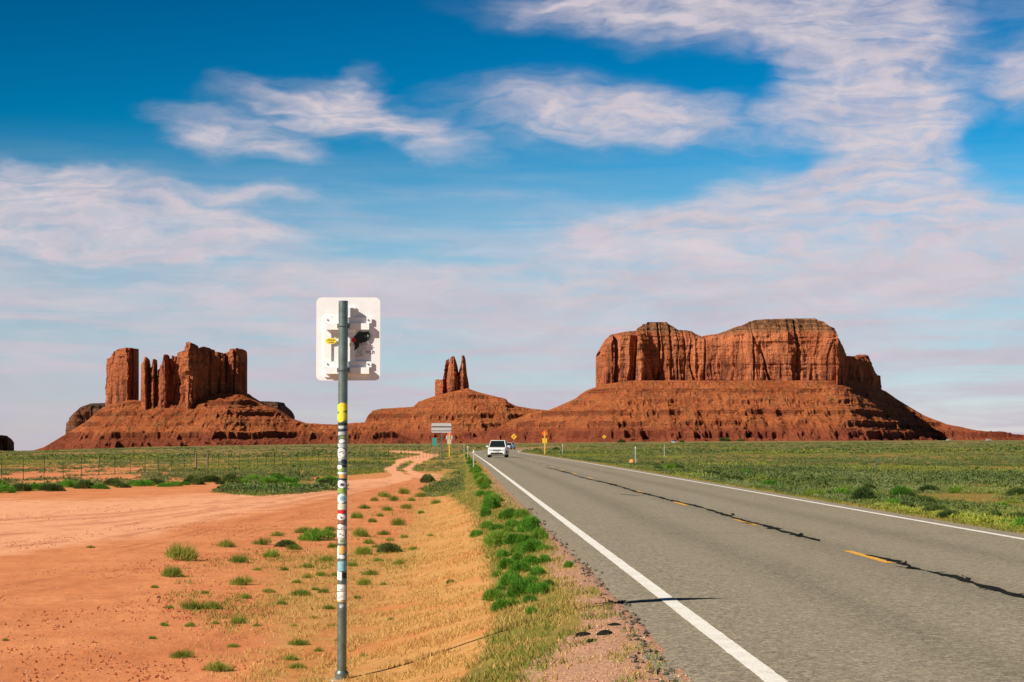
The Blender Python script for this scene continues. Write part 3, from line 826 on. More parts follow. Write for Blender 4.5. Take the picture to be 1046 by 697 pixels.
    for k in range(1, capn + 1):
        s_ = cs[k - 1]
        p = fr * (1 - s_) + back * s_
        if rim is not None:
            c = np.clip(min(s_, 1 - s_) / .16 + .18 * (fbm(u / 14, 0, 0, 3, seed + 70) - .5), 0, 1.2)
            stp = sst(c, .02, .30) * .28 + sst(c, .34, .40) * .26 + sst(c, .45, .72) * .20 + sst(c, .78, .84) * .26
            p[:, 2] = rz + (tz - rz) * stp + 1.6 * (fbm(u / 6, k / 2.0, 0, 3, seed + 60) - .5) * (0 if k in (1, capn) else 1)
        else:
            p[:, 2] = rz + (tz - rz) + 1.0 * (fbm(u / 7, k / 2.0, 0, 2, seed + 60) - .5)
        rows.append(p)
    rows.append(back)
    for vv in np.linspace(.9, 0, 12):
        z = bz + (rz - bz) * vv
        d_ = amp * (ridged(u / lam, z / (lam * 9), 0, 2, seed + 90) - .6) * np.minimum(1, e / 6) + (1 - vv) * (tz - bz) * .04
        rows.append(np.stack([fxs, back[:, 1] + d_, z], -1))
    G = np.stack(rows, 0)
    nr, nc = G.shape[:2]
    idx = np.arange(nr * nc).reshape(nr, nc)
    f = np.stack([idx[:-1, :-1], idx[:-1, 1:], idx[1:, 1:], idx[1:, :-1]], -1).reshape(-1, 4)
    # end caps
    e0 = [idx[:, 0]]; V_ = G.reshape(-1, 3)
    o = np_mesh(name, V_, f, mat, parent, smooth=False)
    me = o.data
    import bmesh
    bm = bmesh.new(); bm.from_mesh(me)
    bmesh.ops.holes_fill(bm, edges=[ed for ed in bm.edges if ed.is_boundary], sides=0)
    bmesh.ops.recalc_face_normals(bm, faces=bm.faces)
    bm.to_mesh(me); bm.free()
    return o

def landform(name, D, label, cat):
    o = empty(name, (0, 0, 0))
    return tag(o, label, cat, kind='structure')

# --- the big mesa on the right
D1 = 4600.0
k = D1 / F
mesa = landform('mesa', D1, 'broad flat-topped red sandstone mesa with a shaded right end, rising beyond the road', 'mesa')
cm1 = rock_mat('mesa_sandstone', 'cliff', zrow(392, D1), zrow(324, D1))
tm1 = rock_mat('mesa_talus', 'talus', zrow(452, D1), zrow(392, D1))
MS = [(480, 450), (500, 441), (520, 431), (540, 423), (560, 419.5), (568, 416.5), (580, 411), (586, 408.5), (597, 400.5), (612, 395), (640, 391), (720, 391), (800, 391), (862, 391), (885, 395), (900, 400.5), (913, 408.8),
      (941, 425), (964, 433.5), (1000, 440.5), (1045, 444.5), (1100, 447.5), (1200, 449)]
talus('talus_slope', D1 + 150, MS, 482, 1190, tm1, mesa, seed=3, slope=31, step=24, flat=[(480, 20), (590, 110), (612, 175), (640, 175), (850, 175), (870, 120), (900, 60), (1000, 20), (1200, 10)], bend=[(480, 0), (835, 0), (870, 95), (905, 190), (945, 190), (1000, 90), (1200, 40)])
cliff('cliff', D1, [(613, 190), (613.5, 60), (617, 14), (624, -8), (640, 4), (655, -6), (668, 22), (695, 30), (712, 34), (735, 24), (750, 0), (768, -14), (790, -8), (806, -18), (826, 6), (842, 2), (856, -16), (862, 6), (868, 120), (884, 230), (894, 330), (900, 420)],
      [(612, 362), (614, 356), (622.5, 342), (640, 338), (653, 335.5), (660, 332), (666, 328), (683, 328), (694.7, 336), (708.5, 337), (712, 340), (717.7, 342.6), (736, 339.8), (743, 335.7), (760, 330.5), (775, 325.6), (800, 324.4), (835, 324), (842, 327), (850, 333), (859, 340.6), (864.7, 347.6),
       (866, 357), (870.6, 363), (880, 364.6), (886, 361.5), (889, 362), (894, 376), (897.6, 377), (900, 384)],
      [(612, 394), (700, 394), (800, 395), (862, 395), (900, 402)], cm1, mesa, thick=260, seed=5, amp=12, lam=26, nv=110,
      rim=[(612, 364), (615, 357), (622.5, 343), (650, 342), (668, 340), (690, 342.5), (718, 346.5), (740, 343), (770, 339), (800, 338), (835, 339), (850, 342), (862, 349), (866, 359), (880, 366), (889, 363), (894, 377), (900, 386)],
      slots=[(630.5, 1.3, 16), (647.5, 1.5, 18), (686, 1.0, 8), (720, .8, 12), (747, 1.2, 8), (771, .9, 7), (818, 1.4, 14), (852, 1.6, 12), (674, 1.0, 9), (700, .9, 8)], nu=900)

# --- centre: pinnacles on a stepped cone
D2 = 5600.0
but = landform('pinnacle_butte', D2, 'cone of red ledges topped by two thin rock pinnacles, between the two larger formations', 'butte')
cm2 = rock_mat('pinnacle_sandstone', 'cliff', zrow(404, D2), zrow(340, D2))
tm2 = rock_mat('pinnacle_talus', 'talus', zrow(452, D2), zrow(404, D2))
CS = [(322, 447), (335, 437), (340, 434), (374, 431.5), (377, 425), (382, 420), (391, 418), (423, 416), (428, 411), (433.7, 409), (445, 404.5), (460, 401), (478, 397), (489, 401), (500.6, 404), (516.7, 408), (519, 411), (527, 415), (543, 417.8), (560, 419.5), (575, 422), (600, 430), (640, 440), (680, 449)]
talus('talus_slope', D2, CS, 323, 678, tm2, but, seed=13, slope=25, step=26, gul=.45, flat=[(320, 10), (380, 60), (425, 60), (445, 30), (480, 30), (520, 60), (560, 60), (680, 20)])
def spire(px0, px1, rows_top, basey, D, mat, parent, depth, seed, off=0.0, name='pinnacle', amp=5.0, thick=None, lean=0):
    w_ = (px1 - px0)
    fr = [(px0, off + depth * .55), (px0 + w_ * .12, off + depth * .05), (px0 + w_ * .35, off - depth * .22), (px0 + w_ * .60, off - depth * .25), (px0 + w_ * .80, off), (px1, off + depth * .6)]
    return cliff(name, D, fr, rows_top, [(px0, basey), (px1, basey)], mat, parent, thick=thick or depth * .8, seed=seed, amp=amp, lam=11, nv=70, nu=110, batter=.02)
spire(444.6, 458.5, [(444, 389), (445.5, 387.5), (451, 388), (454, 386), (456, 378), (458.5, 366)], 409, D2, cm2, but, 45, 31)
spire(454.5, 470.5, [(454.5, 387), (456.5, 377), (459, 365.4), (461, 364), (463.7, 363.6), (465.3, 368), (467, 374), (470.5, 396)], 410, D2, cm2, but, 50, 33, -8)
spire(465.5, 479.0, [(465.5, 390), (468, 380), (470, 372), (471, 363.6), (474, 362.8), (475.2, 367), (476.5, 381), (479, 394)], 409, D2, cm2, but, 48, 35, -4)

# --- left group: tower, needles and castellated block on one apron
D3 = 4300.0
cas = landform('castle_butte', D3, 'red butte on the left with a lone square tower, thin needles and a castellated block', 'butte')
cm3 = rock_mat('castle_sandstone', 'cliff', zrow(409, D3), zrow(325, D3))
tm3 = rock_mat('castle_talus', 'talus', zrow(458, D3), zrow(405, D3))
LS = [(20, 463), (39, 461.5), (70, 443), (90, 431), (108, 417), (122, 412), (137, 409.5), (143, 409.5), (160, 411), (180, 408), (200, 405), (240, 402), (251, 402), (256, 405.5), (262, 409), (272, 414), (285, 419), (298, 428), (312, 432.5), (345, 434), (372, 436), (400, 441), (430, 452)]
talus('talus_slope', D3 + 80, LS, 24, 428, tm3, cas, seed=23, slope=31, step=22, flat=[(20, 10), (90, 20), (110, 50), (240, 70), (260, 40), (345, 30), (430, 10)])
cliff('tower', D3, [(108.8, 125), (109.3, 100), (111.5, 84), (118, 70), (126, 56), (131, 50), (132.0, 80), (135, 110), (138, 145)],
      [(108, 368), (110, 364), (112.6, 358.5), (118, 356.3), (128, 355), (137, 355.6), (138.3, 357)], [(108, 419), (125, 421), (138, 412)], cm3, cas, thick=60, seed=41, amp=6, lam=16, nv=100, nu=170, batter=.015)
spire(144.0, 152.2, [(144, 372), (144.9, 365), (146, 364.2), (149, 367), (151.7, 376), (152.2, 384)], 416, D3, cm3, cas, 30, 43, -12, 'needle', 3)
spire(152.4, 159.5, [(152.4, 378), (154.2, 367.5), (156, 366.6), (158, 367.5), (159, 372), (159.5, 380)], 416, D3, cm3, cas, 26, 45, -6, 'needle', 2.5)
spire(160.6, 173.5, [(160.6, 378), (161.8, 372.5), (163.6, 372.5), (165, 363.5), (167, 361.6), (168.5, 362.5), (170.5, 368), (173.5, 378)], 418, D3, cm3, cas, 34, 47, -16, 'needle', 4)
cliff('castle_block', D3, [(168, 46), (169, 20), (173, 4), (181, -6), (188, -34), (192, -44), (196, -32), (204, -4), (214, 22), (224, 40), (232, 52), (238, 50), (243, 56), (247, 72), (250.5, 100)],
      [(168, 369), (170, 366.5), (172, 364), (175, 363), (178, 361), (180, 360), (184, 359), (187.4, 357), (188.3, 350.5), (190, 350), (192.6, 351), (194, 354.6), (200, 355.5), (206, 354), (213.5, 354.3), (214.6, 359), (220, 359.8), (231, 360), (233, 356.8), (238, 356.6), (240, 358.5), (242, 355.4), (246, 355.2), (248, 359), (249.6, 366), (250.6, 374)],
      [(168, 414), (180, 417), (195, 414), (215, 408), (250, 403)], cm3, cas, thick=80, seed=51, amp=10, lam=15, nv=110, nu=520, batter=.03, jag=5,
      slots=[(176.5, .7, 10), (183.5, .6, 10), (201.5, .9, 14), (217, .9, 12), (231.3, .8, 14), (240.3, .8, 14), (225, .6, 8)])

# --- darker, more distant tables
def far_table(px, tops, basey, D, label, seed, sil, flatv=20):
    o = landform('distant_mesa', D, label, 'mesa')
    cm = rock_mat('distant_sandstone', 'cliff', zrow(basey + 8, D), zrow(min(r for _, r in tops) - 4, D), (.42, .55, .75))  # tint puts the shade of clouds into the cliff colour
    tm = rock_mat('distant_talus', 'talus', zrow(462, D), zrow(basey, D))
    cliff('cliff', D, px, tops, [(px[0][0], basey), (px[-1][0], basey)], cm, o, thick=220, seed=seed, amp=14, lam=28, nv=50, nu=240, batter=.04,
          rim=[(a, b + 3) for a, b in tops])
    talus('talus_slope', D + 60, sil, sil[0][0], sil[-1][0], tm, o, seed=seed + 2, slope=28, step=30, flat=[(sil[0][0], 10), ((sil[0][0] + sil[-1][0]) / 2, 120), (sil[-1][0], 10)])
    return o
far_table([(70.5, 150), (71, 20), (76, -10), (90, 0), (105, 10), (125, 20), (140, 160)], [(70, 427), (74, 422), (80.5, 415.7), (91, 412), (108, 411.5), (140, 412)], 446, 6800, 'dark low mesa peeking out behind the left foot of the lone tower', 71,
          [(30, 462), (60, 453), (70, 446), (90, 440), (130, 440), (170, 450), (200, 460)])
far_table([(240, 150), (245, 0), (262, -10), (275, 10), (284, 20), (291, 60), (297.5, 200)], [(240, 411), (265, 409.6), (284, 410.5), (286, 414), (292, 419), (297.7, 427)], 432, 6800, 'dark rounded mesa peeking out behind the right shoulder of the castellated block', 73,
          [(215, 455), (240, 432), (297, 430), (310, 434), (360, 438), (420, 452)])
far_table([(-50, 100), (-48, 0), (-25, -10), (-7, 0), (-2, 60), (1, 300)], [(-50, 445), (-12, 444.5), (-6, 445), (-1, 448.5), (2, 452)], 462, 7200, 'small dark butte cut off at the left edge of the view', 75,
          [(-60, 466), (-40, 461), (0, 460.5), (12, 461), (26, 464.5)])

# ------------------------------------------------------------------ plants
def blades(n, rad, hgt, ln, wd, seed, flat=.5, hollow=.35, upright=.3, droop=0.0):
    """a bush as many short leaves radiating through a dome; returns verts (n*3,3), tone (n*3,3)"""
    g = np.random.default_rng(seed)
    th = g.uniform(0, 2 * np.pi, n); ph = np.arccos(g.uniform(0.0, 1, n) ** .85)
    dir_ = np.stack([np.sin(ph) * np.cos(th), np.sin(ph) * np.sin(th), np.cos(ph)], -1)
    # uneven outline: lobes
    lob = .72 + .5 * fbm(dir_[:, 0] * 1.7 + seed, dir_[:, 1] * 1.7, dir_[:, 2] * 1.7, 3, seed)
    r = (hollow + (1 - hollow) * g.uniform(0, 1, n) ** .5) * lob
    p = dir_ * r[:, None] * np.array([rad, rad, hgt]) + np.array([.14, -.1, 0]) * rad * np.sin(3 * th + seed)[:, None]
    p[:, 2] = np.maximum(p[:, 2], 0.0)
    dv = dir_ * (1 - upright) + np.array([0, 0, 1]) * upright + g.normal(0, .42, (n, 3))
    dv /= np.linalg.norm(dv, axis=1)[:, None]
    L = ln * g.uniform(.5, 1.3, n)
    sd = np.cross(dv, g.normal(0, 1, (n, 3))); sd /= np.linalg.norm(sd, axis=1)[:, None] + 1e-9
    a = p - sd * (wd / 2) ; b = p + sd * (wd / 2); c = p + dv * L[:, None]
    a[:, 2] = np.maximum(a[:, 2], -.01); b[:, 2] = np.maximum(b[:, 2], -.01)
    V_ = np.stack([a, b, c], 1).reshape(-1, 3)
    t = np.stack([g.uniform(0, 1, n), (g.uniform(0, 1, n) < .12) * g.uniform(.3, 1, n), np.zeros(n)], -1)
    return V_, np.repeat(t, 3, 0)

def bush_proto(name, kinds, mat, n, rad, hgt, ln, wd, **kw):
    res = []
    for i in range(kinds):
        V_, T_ = blades(n, rad, hgt, ln, wd, 100 + i * 7 + n, **kw)
        me_o = np_mesh(name, V_, np.arange(len(V_)).reshape(-1, 3), mat, attrs={'tone': T_})
        me = me_o.data; bpy.data.objects.remove(me_o); res.append(me)
    return res

P_green = bush_proto('roadside_bush', 5, M['green'], 3200, .5, .42, .13, .016, upright=.35)
P_tuft = bush_proto('grass_tuft', 5, M['tuft'], 900, .5, .16, .16, .012, upright=.55, hollow=.1)
P_dark = bush_proto('dark_shrub', 4, M['olive'], 3000, .5, .42, .11, .022, upright=.25)

def place(meshes, name, px, py, wpx, label, cat, group, hs=1.25, P=None, back=0.0):
    p = P or gnd(px, py)
    rad = wpx / F * math.hypot(p.x, p.y) 
    o = bpy.data.objects.new(name, random.choice(meshes)); COL.objects.link(o)
    o.location = (p.x, p.y + rad * .4, float(terrain(p.x, p.y + rad * .4)) - .01)
    q = rad * random.uniform(.9, 1.1)
    o.scale = (q, q * random.uniform(.85, 1.15), q * hs * random.uniform(.85, 1.15))
    o.rotation_euler = (R(random.uniform(-9, 9)), R(random.uniform(-9, 9)), random.uniform(0, 6.28))
    return tag(o, label, cat, group)

def size_word(wd, a_, b_): return 'small' if wd < a_ else ('large' if wd > b_ else 'mid-sized')
GB = 'bright green bushes in the strip beside the asphalt'
def strip_label(x, y, wd):
    where = 'nearest the sign shadow' if y > 600 else 'in the closest cluster' if y > 570 else 'in the middle cluster' if y > 535 else 'beyond the middle cluster' if y > 505 else 'near the far white posts' if y < 478 else 'in the far cluster'
    side = 'towards the asphalt' if x > 523 - (600 - y) * .22 + (0 if y > 505 else 4) else 'towards the dry bank'
    return f"{size_word(wd, 15, 20)} bright green bush {where}, {side}"
for (x, y, wd) in [(518.6, 600, 20), (504.5, 614, 22), (534.7, 610, 27), (551, 608, 20), (542.8, 565, 25), (510.5, 558.5, 24), (526.7, 557.5, 20), (540, 545.4, 20), (550, 553, 17),
                   (531.7, 512, 19), (490.4, 507, 17), (509.5, 496, 22), (506.5, 514, 24), (496.5, 528, 13), (516, 508, 14), (516.6, 581, 14), (487, 548.5, 13), (542.8, 578, 16), (530.7, 586, 18),
                   (549, 589, 17), (542.8, 597, 14), (524, 620, 15), (512, 624, 14), (498, 500, 15), (520, 500, 13), (500, 489, 16), (513, 489, 15), (505, 482, 15), (496, 478, 14), (487, 473, 10), (492, 470, 9), (502, 474, 11), (497, 484, 12), (489, 480, 9), (516, 493, 12), (480, 468, 7), (485, 465.5, 6), (490, 466.5, 7), (523, 518, 12), (515, 530, 10),
                   (541, 616, 14), (528, 566, 12), (519, 545, 11), (533, 530, 14), (502, 521, 14), (526, 597, 14), (523, 540, 15), (508, 542, 13), (521, 531, 14), (528, 575, 13), (536, 556, 14), (556, 575, 12), (498, 540, 11), (521, 590, 12), (509, 589, 11), (514, 570, 12), (556, 563, 12), (545, 535, 12), (511, 606, 12), (560, 600, 10), (543, 627, 11), (499, 513, 12), (524, 506, 12), (493, 497, 11)]:
    lim_ = 523 + F * (float(road_x(F * 2.0 / (y - 450))) - 1.05) / (F * 2.0 / (y - 450))
    place(P_green, 'roadside_bush', min(x, lim_) if y < 530 else x, y, wd * (1.22 if y > 520 else .80), strip_label(x, y, wd), 'bush', GB, random.uniform(1.05, 1.5) if y > 505 else 1.0)
place(P_green, 'roadside_bush', 581, 580, 13, 'small bright green bush alone on the gravel at the edge of the asphalt', 'bush', GB)
place(P_dark, 'shrub', 436, 493.5, 17, 'dark rounded shrub beside the right fork of the winding dirt track', 'bush', None, 1.1)
place(P_dark, 'shrub', 397, 565, 24, 'olive brown twiggy shrub on the dry grass just right of the stickered post', 'bush', None, 1.0)
place(P_green, 'shrub', 322, 553, 38, 'wide green shrub on bare dirt just left of the stickered post', 'bush', None, .8)
place(P_dark, 'shrub', 291, 559, 26, 'grey green low shrub left of the wide green shrub', 'bush', None, .6)
TU = 'low green tufts scattered over the red dirt'
def tuft_label(x, y, wd):
    row = 'at the bottom edge' if y > 665 else 'low in the view' if y > 632 else 'halfway down the lot' if y > 595 else 'on the upper dirt'
    col = 'out on open dirt' if x < 215 else 'midway towards the stickered post' if x < 270 else 'close left of the stickered post'
    return f"{size_word(wd, 13, 21)} low green tuft {row}, {col}"
for (x, y, wd) in [(182, 573.6, 40), (243, 575.5, 24), (230, 559.5, 20), (276, 570, 22), (333, 574, 18), (313, 580.5, 16), (314, 591, 13), (327.5, 589, 14), (174, 590, 26), (245, 598.5, 22), (274, 606, 15), (306.4, 609, 20),
                   (214.5, 623, 24), (195, 623.5, 26), (172, 622, 11), (220, 638, 10), (243, 637.6, 20), (193.4, 640.6, 12), (167, 640, 11), (184, 673, 24), (237.5, 661.7, 13), (304.5, 660, 24), (297, 675, 15), (302.6, 683.5, 18),
                   (222, 687, 28), (155, 653, 10), (335, 623, 15), (92, 560, 9), (287, 618, 11), (157, 601, 10), (209, 607, 10), (340, 560, 14), (300, 562, 16), (267, 557, 18), (250, 612, 12), (262, 640, 10), (5, 655, 8),
                   (303, 596, 11), (322, 603, 9), (330, 606, 12), (290, 583, 10), (262, 583, 11), (320, 632, 9), (338, 640, 9), (325, 666, 10), (343, 589, 12), (309, 545, 16), (336, 543, 16), (283, 548, 14), (300, 640, 8), (345, 655, 9)]:
    place(P_tuft, 'grass_tuft', x, y, wd, tuft_label(x, y, wd), 'grass tuft', TU, 1.7)
TG = 'green tufts right of the stickered post'
def bank_label(x, y, wd):
    row = 'on the lower dry bank' if y > 590 else 'halfway up the dry bank' if y > 555 else 'on the upper dry bank' if y > 525 else 'near the dirt track'
    col = 'beside the stickered post' if x < 385 else 'well right of the stickered post'
    return f"{size_word(wd, 11, 16)} green tuft {row}, {col}"
for (x, y, wd) in [(367.7, 549, 24), (371, 567, 23), (406.4, 537, 16), (391.6, 547, 13), (412.7, 550, 10), (422, 562, 10), (378.7, 588, 15), (371.4, 598, 17), (408, 577, 12), (391.6, 598, 9), (380, 534, 13), (382, 512, 10), (399, 634, 9),
                   (460, 596, 10), (371, 671, 10), (364, 530, 14), (372, 520, 12), (395, 522, 13), (415, 520, 12), (430, 508, 14), (412, 505, 15), (445, 515, 10), (392, 508, 14), (376, 556, 12), (386, 574, 11), (440, 548, 7), (365, 612, 9),
                   (402, 512, 12), (420, 512, 11), (438, 503, 12), (452, 507, 9), (388, 528, 9), (360, 579, 12), (384, 560, 10), (398, 553, 9), (430, 525, 8)]:
    place(P_tuft, 'grass_tuft', x, y, wd, bank_label(x, y, wd), 'grass tuft', TG, 1.9)
LB = 'dark bushes along the far edge of the dirt lot'
x = -40.0
while x < 262:
    wd = random.uniform(13, 26)
    dk = random.random() > .55
    seg = 'at the left edge of the view' if x < 40 else 'below the lone tower' if x < 140 else 'below the castellated block' if x < 215 else 'where the row runs out'
    place(P_dark if dk else P_green, 'hedge_shrub', x, 503.5 - max(x, 0) * .040 + random.uniform(-3, 1.0), wd, f"{size_word(wd, 17, 22)} {'dark olive' if dk else 'green'} shrub edging the dirt lot {seg}", 'bush', LB, random.uniform(.6, 1.0))
    x += wd * random.uniform(.45, .8)
IB = 'shrubs on the green island in the dirt lot'
for i in range(46):
    x = random.uniform(226, 345); t_ = (x - 222) / 125
    y0 = 496 - 6 * math.sin(min(1, t_ * 1.6) * 1.57); y1 = 505 - 3 * t_
    dk = random.random() > .5; wd = random.uniform(7, 19)
    part_ = 'left tip' if x < 255 else 'middle' if x < 300 else 'right tail'
    place(P_dark if dk else P_green, 'island_shrub', x, random.uniform(y0, y1), wd, f"{size_word(wd, 11, 15)} {'dark olive' if dk else 'green'} shrub on the {part_} of the plant island in the lot", 'bush', IB, random.uniform(.6, 1.0))
for (x, y, wd, lb) in [(635, 452.2, 8, 'dark round bush at the foot of the mesa, left of the others'), (697, 452, 6, 'small dark bush at the foot of the mesa, between two larger ones'), (741, 451.2, 12, 'largest dark bush at the foot of the big mesa'), (757, 451, 7, 'flat dark bush right of the largest one at the foot of the mesa'), (568, 460, 9, 'dark bush behind the yellow warning sign post')]:
    place(P_dark, 'distant_bush', x, y, wd, lb, 'bush', None, .85)

RS = 'shrubs along the right side of the road'
rr_ = random.Random(12)
for i in range(120):
    Y = 34 * (150 / 34) ** rr_.random(); sx_ = W + 1.0 + rr_.random() ** 1.5 * 9
    X = float(road_x(Y)) + sx_
    pxx = 523 + F * X / Y
    if pxx > 1075: continue
    kd = rr_.random(); wd = rr_.uniform(.30, .85) * F / Y
    pr_, cw = (P_green, 'green') if kd < .35 else (P_dark, 'dark olive') if kd < .7 else (P_tuft, 'yellow green')
    near = 'beside the right white line' if sx_ < W + 3 else 'set back from the road'
    far_ = 'near the view\'s right edge' if pxx > 930 else 'below the big mesa' if pxx > 760 else 'towards the tan boulder'
    p_ = Vector((X, Y, float(terrain(X, Y))))
    place(pr_, 'verge_shrub', 0, 0, wd, f"{size_word(wd * Y / F, .45, .68)} {cw} shrub {near}, {far_}", 'bush', RS, rr_.uniform(.75, 1.2), P=p_)

# --- uncountable cover: sagebrush plain, dry grass, verge grass
def field(name, pts, radii, hs, nleaf, lw, mat, tones, seed, upright=.3, sharp=1.0):
    """many clumps in one mesh. pts (n,2); per-clump radius, height ratio"""
    g = np.random.default_rng(seed)
    n = len(pts); N = n * nleaf
    th = g.uniform(0, 2 * np.pi, (n, nleaf)); cz = g.uniform(0, 1, (n, nleaf)) ** .8
    sz = np.sqrt(1 - cz ** 2)
    dir_ = np.stack([sz * np.cos(th), sz * np.sin(th), cz], -1)
    r = g.uniform(.3, 1, (n, nleaf)) ** .6
    rr = radii[:, None, None]
    sc = np.stack([np.ones(n), np.ones(n), hs], -1)[:, None, :]
    base = np.stack([pts[:, 0], pts[:, 1], terrain(pts[:, 0], pts[:, 1])], -1)[:, None, :]
    p = base + dir_ * r[..., None] * rr * sc
    dv = dir_ * (1 - upright) + np.array([0, 0, 1.]) * upright + g.normal(0, .5, (n, nleaf, 3))
    dv /= np.linalg.norm(dv, axis=2)[..., None]
    sd = np.cross(dv, g.normal(0, 1, dv.shape)); sd /= np.linalg.norm(sd, axis=2)[..., None] + 1e-9
    W_ = rr * lw
    a = p - sd * W_ / 2; b = p + sd * W_ / 2; c = p + dv * rr * g.uniform(.35, .8, (n, nleaf, 1)) * sharp
    V_ = np.stack([a, b, c], 2).reshape(-1, 3)
    T = np.stack([np.clip(tones[:, 0:1] + g.uniform(-.25, .25, (n, nleaf)), 0, 1), np.clip(np.broadcast_to(tones[:, 1:2], (n, nleaf)) + g.uniform(-.1, .1, (n, nleaf)), 0, 1), np.zeros((n, nleaf))], -1).reshape(-1, 3)
    return np_mesh(name, V_, np.arange(N * 3).reshape(-1, 3), mat, attrs={'tone': np.repeat(T, 3, 0)})

def scatter(n, y0, y1, t0, t1, g, power=1.0):
    """points with density falling with distance; t is the bearing tangent"""
    u_ = g.uniform(0, 1, n)
    Y = y0 * (y1 / y0) ** (u_ ** power)
    t = g.uniform(t0, t1, n)
    return t * Y, Y

def cover(X, Y):
    m = masks(X, Y)
    left = (m['s'] < -0.9) | ((Y > 590) & (m['s'] < W / 2))
    right = (m['s'] > W + .95) | ((Y > 590) & (m['s'] >= W / 2))
    bare = np.maximum(m['dall'], m['track']) * (1 - m['island'])
    return m, left, right, bare

g = np.random.default_rng(5)
def sage(n, y0, y1, rmin, rmax, nleaf, lw, seed, name='sagebrush'):
    X, Y = scatter(n, y0, y1, -.36, .36, g)
    m, left, right, bare = cover(X, Y)
    patch = fbm(X / 14, Y / 30, 0, 3, 61)
    gap = fbm(X / 5, Y / 12, 0, 2, 62)
    # open red patch in the left pasture
    redp = np.exp(-(((m['a'] - 60) / 150) ** 4)) * np.exp(-(((m['b'] - 484) / 8.5) ** 4)) * sst(fbm(X / 4, Y / 7, 0, 2, 68), .30, .5)
    redp2 = np.exp(-(((m['a'] - 220) / 90) ** 2)) * np.exp(-(((m['b'] - 463) / 2.5) ** 2))
    pr = np.where(left, (bare < .4) * (m['b'] < 508) * np.clip(1.05 - 1.3 * redp - .7 * redp2, 0, 1) * ((m['a'] < 474) | (Y > 400)) * sst(gap, .30, .46), 0)
    pr = np.where(left & (m['a'] > 430), pr * .45, pr)
    pr = np.where(right, np.clip(.66 + 1.8 * (patch - .42), .22, 1) * sst(gap, .20, .36), pr)
    on = g.uniform(0, 1, n) < pr
    X, Y = X[on], Y[on]; right = right[on]; patch = patch[on]
    k_ = len(X)
    rad = g.uniform(rmin, rmax, k_) * (.7 + .8 * fbm(X / 8, Y / 8, 0, 2, 63))
    big_ = g.uniform(0, 1, k_) < .07; rad = np.where(big_, rad * 1.55, rad)
    s = X - road_x(Y)
    roadside = (s > 0) * (1 - sst(s - W, 1.5, 6))
    tone = np.stack([np.clip(.5 + 1.6 * (fbm(X / 6, Y / 10, 0, 3, 64) - .5) + g.uniform(-.3, .3, k_) - .35 * big_, 0, 1), np.clip(1.9 * (fbm(X / 9, Y / 16, 0, 2, 65) - .47) + .12 * roadside, 0, .9)], -1)
    return X, Y, rad, tone
for (n, y0, y1, r0, r1, nl, lw, sd) in [(36000, 30, 95, .07, .21, 100, .105, 1), (60000, 80, 330, .11, .30, 34, .20, 2), (46000, 300, 1500, .3, .62, 11, .5, 3)]:
    X, Y, rad, tone = sage(n, y0, y1, r0, r1, nl, lw, sd)
    hs = np.full(len(X), .55) * np.random.default_rng(sd).uniform(.7, 1.3, len(X)) * np.where(Y > 300, .55, 1)
    tag(field('sagebrush', np.stack([X, Y], -1), rad, hs, nl, lw, M['sage'], tone, sd, .12, .42), kind='stuff')

def turf(name, n, y0, y1, t0, t1, want, hmin, hmax, wd, mat, seed, toner=None):
    gg = np.random.default_rng(seed)
    X, Y = scatter(n, y0, y1, t0, t1, gg)
    pr = want(X, Y); on = gg.uniform(0, 1, n) < pr
    X, Y = X[on], Y[on]; k_ = len(X)
    z = terrain(X, Y); h = gg.uniform(hmin, hmax, k_) ; an = gg.uniform(0, np.pi, k_)
    w2 = wd * gg.uniform(.6, 1.3, k_) * (1 + Y / 60)
    lx, ly = gg.normal(0, .5, k_) * h, gg.normal(0, .5, k_) * h
    a = np.stack([X - np.cos(an) * w2 / 2, Y - np.sin(an) * w2 / 2, z - .004], -1)
    b = np.stack([X + np.cos(an) * w2 / 2, Y + np.sin(an) * w2 / 2, z - .004], -1)
    c = np.stack([X + lx, Y + ly, z + h], -1)
    V_ = np.stack([a, b, c], 1).reshape(-1, 3)
    T = np.stack([gg.uniform(0, 1, k_), (toner(X, Y, gg) if toner is not None else np.zeros(k_)), np.zeros(k_)], -1)
    return tag(np_mesh(name, V_, np.arange(k_ * 3).reshape(-1, 3), mat, attrs={'tone': np.repeat(T, 3, 0)}), kind='stuff')

def want_dry(X, Y):
    m = masks(X, Y); s = m['s']
    cl = fbm(X / .35, Y / .6, 0, 3, 81)
    return (s < -.75) * np.clip((1 - m['dall']) * (1 - m['track']), 0, 1) * (1 - .85 * m['grav']) * (1 - .35 * m['verge']) * sst(cl, .36, .60) * .95 + (s < -.75) * m['dall'] * sst(cl, .60, .75) * .18 * sst(m['a'], 140, 300)
turf('dry_grass', 300000, 14, 75, -.23, .07, want_dry, .012, .060, .007, M['dry'], 91, lambda X, Y, q: np.clip(2.2 * (fbm(X / 1.1, Y / 2.2, 0, 3, 87) - .46), 0, .9) * q.uniform(.2, 1, len(X)))

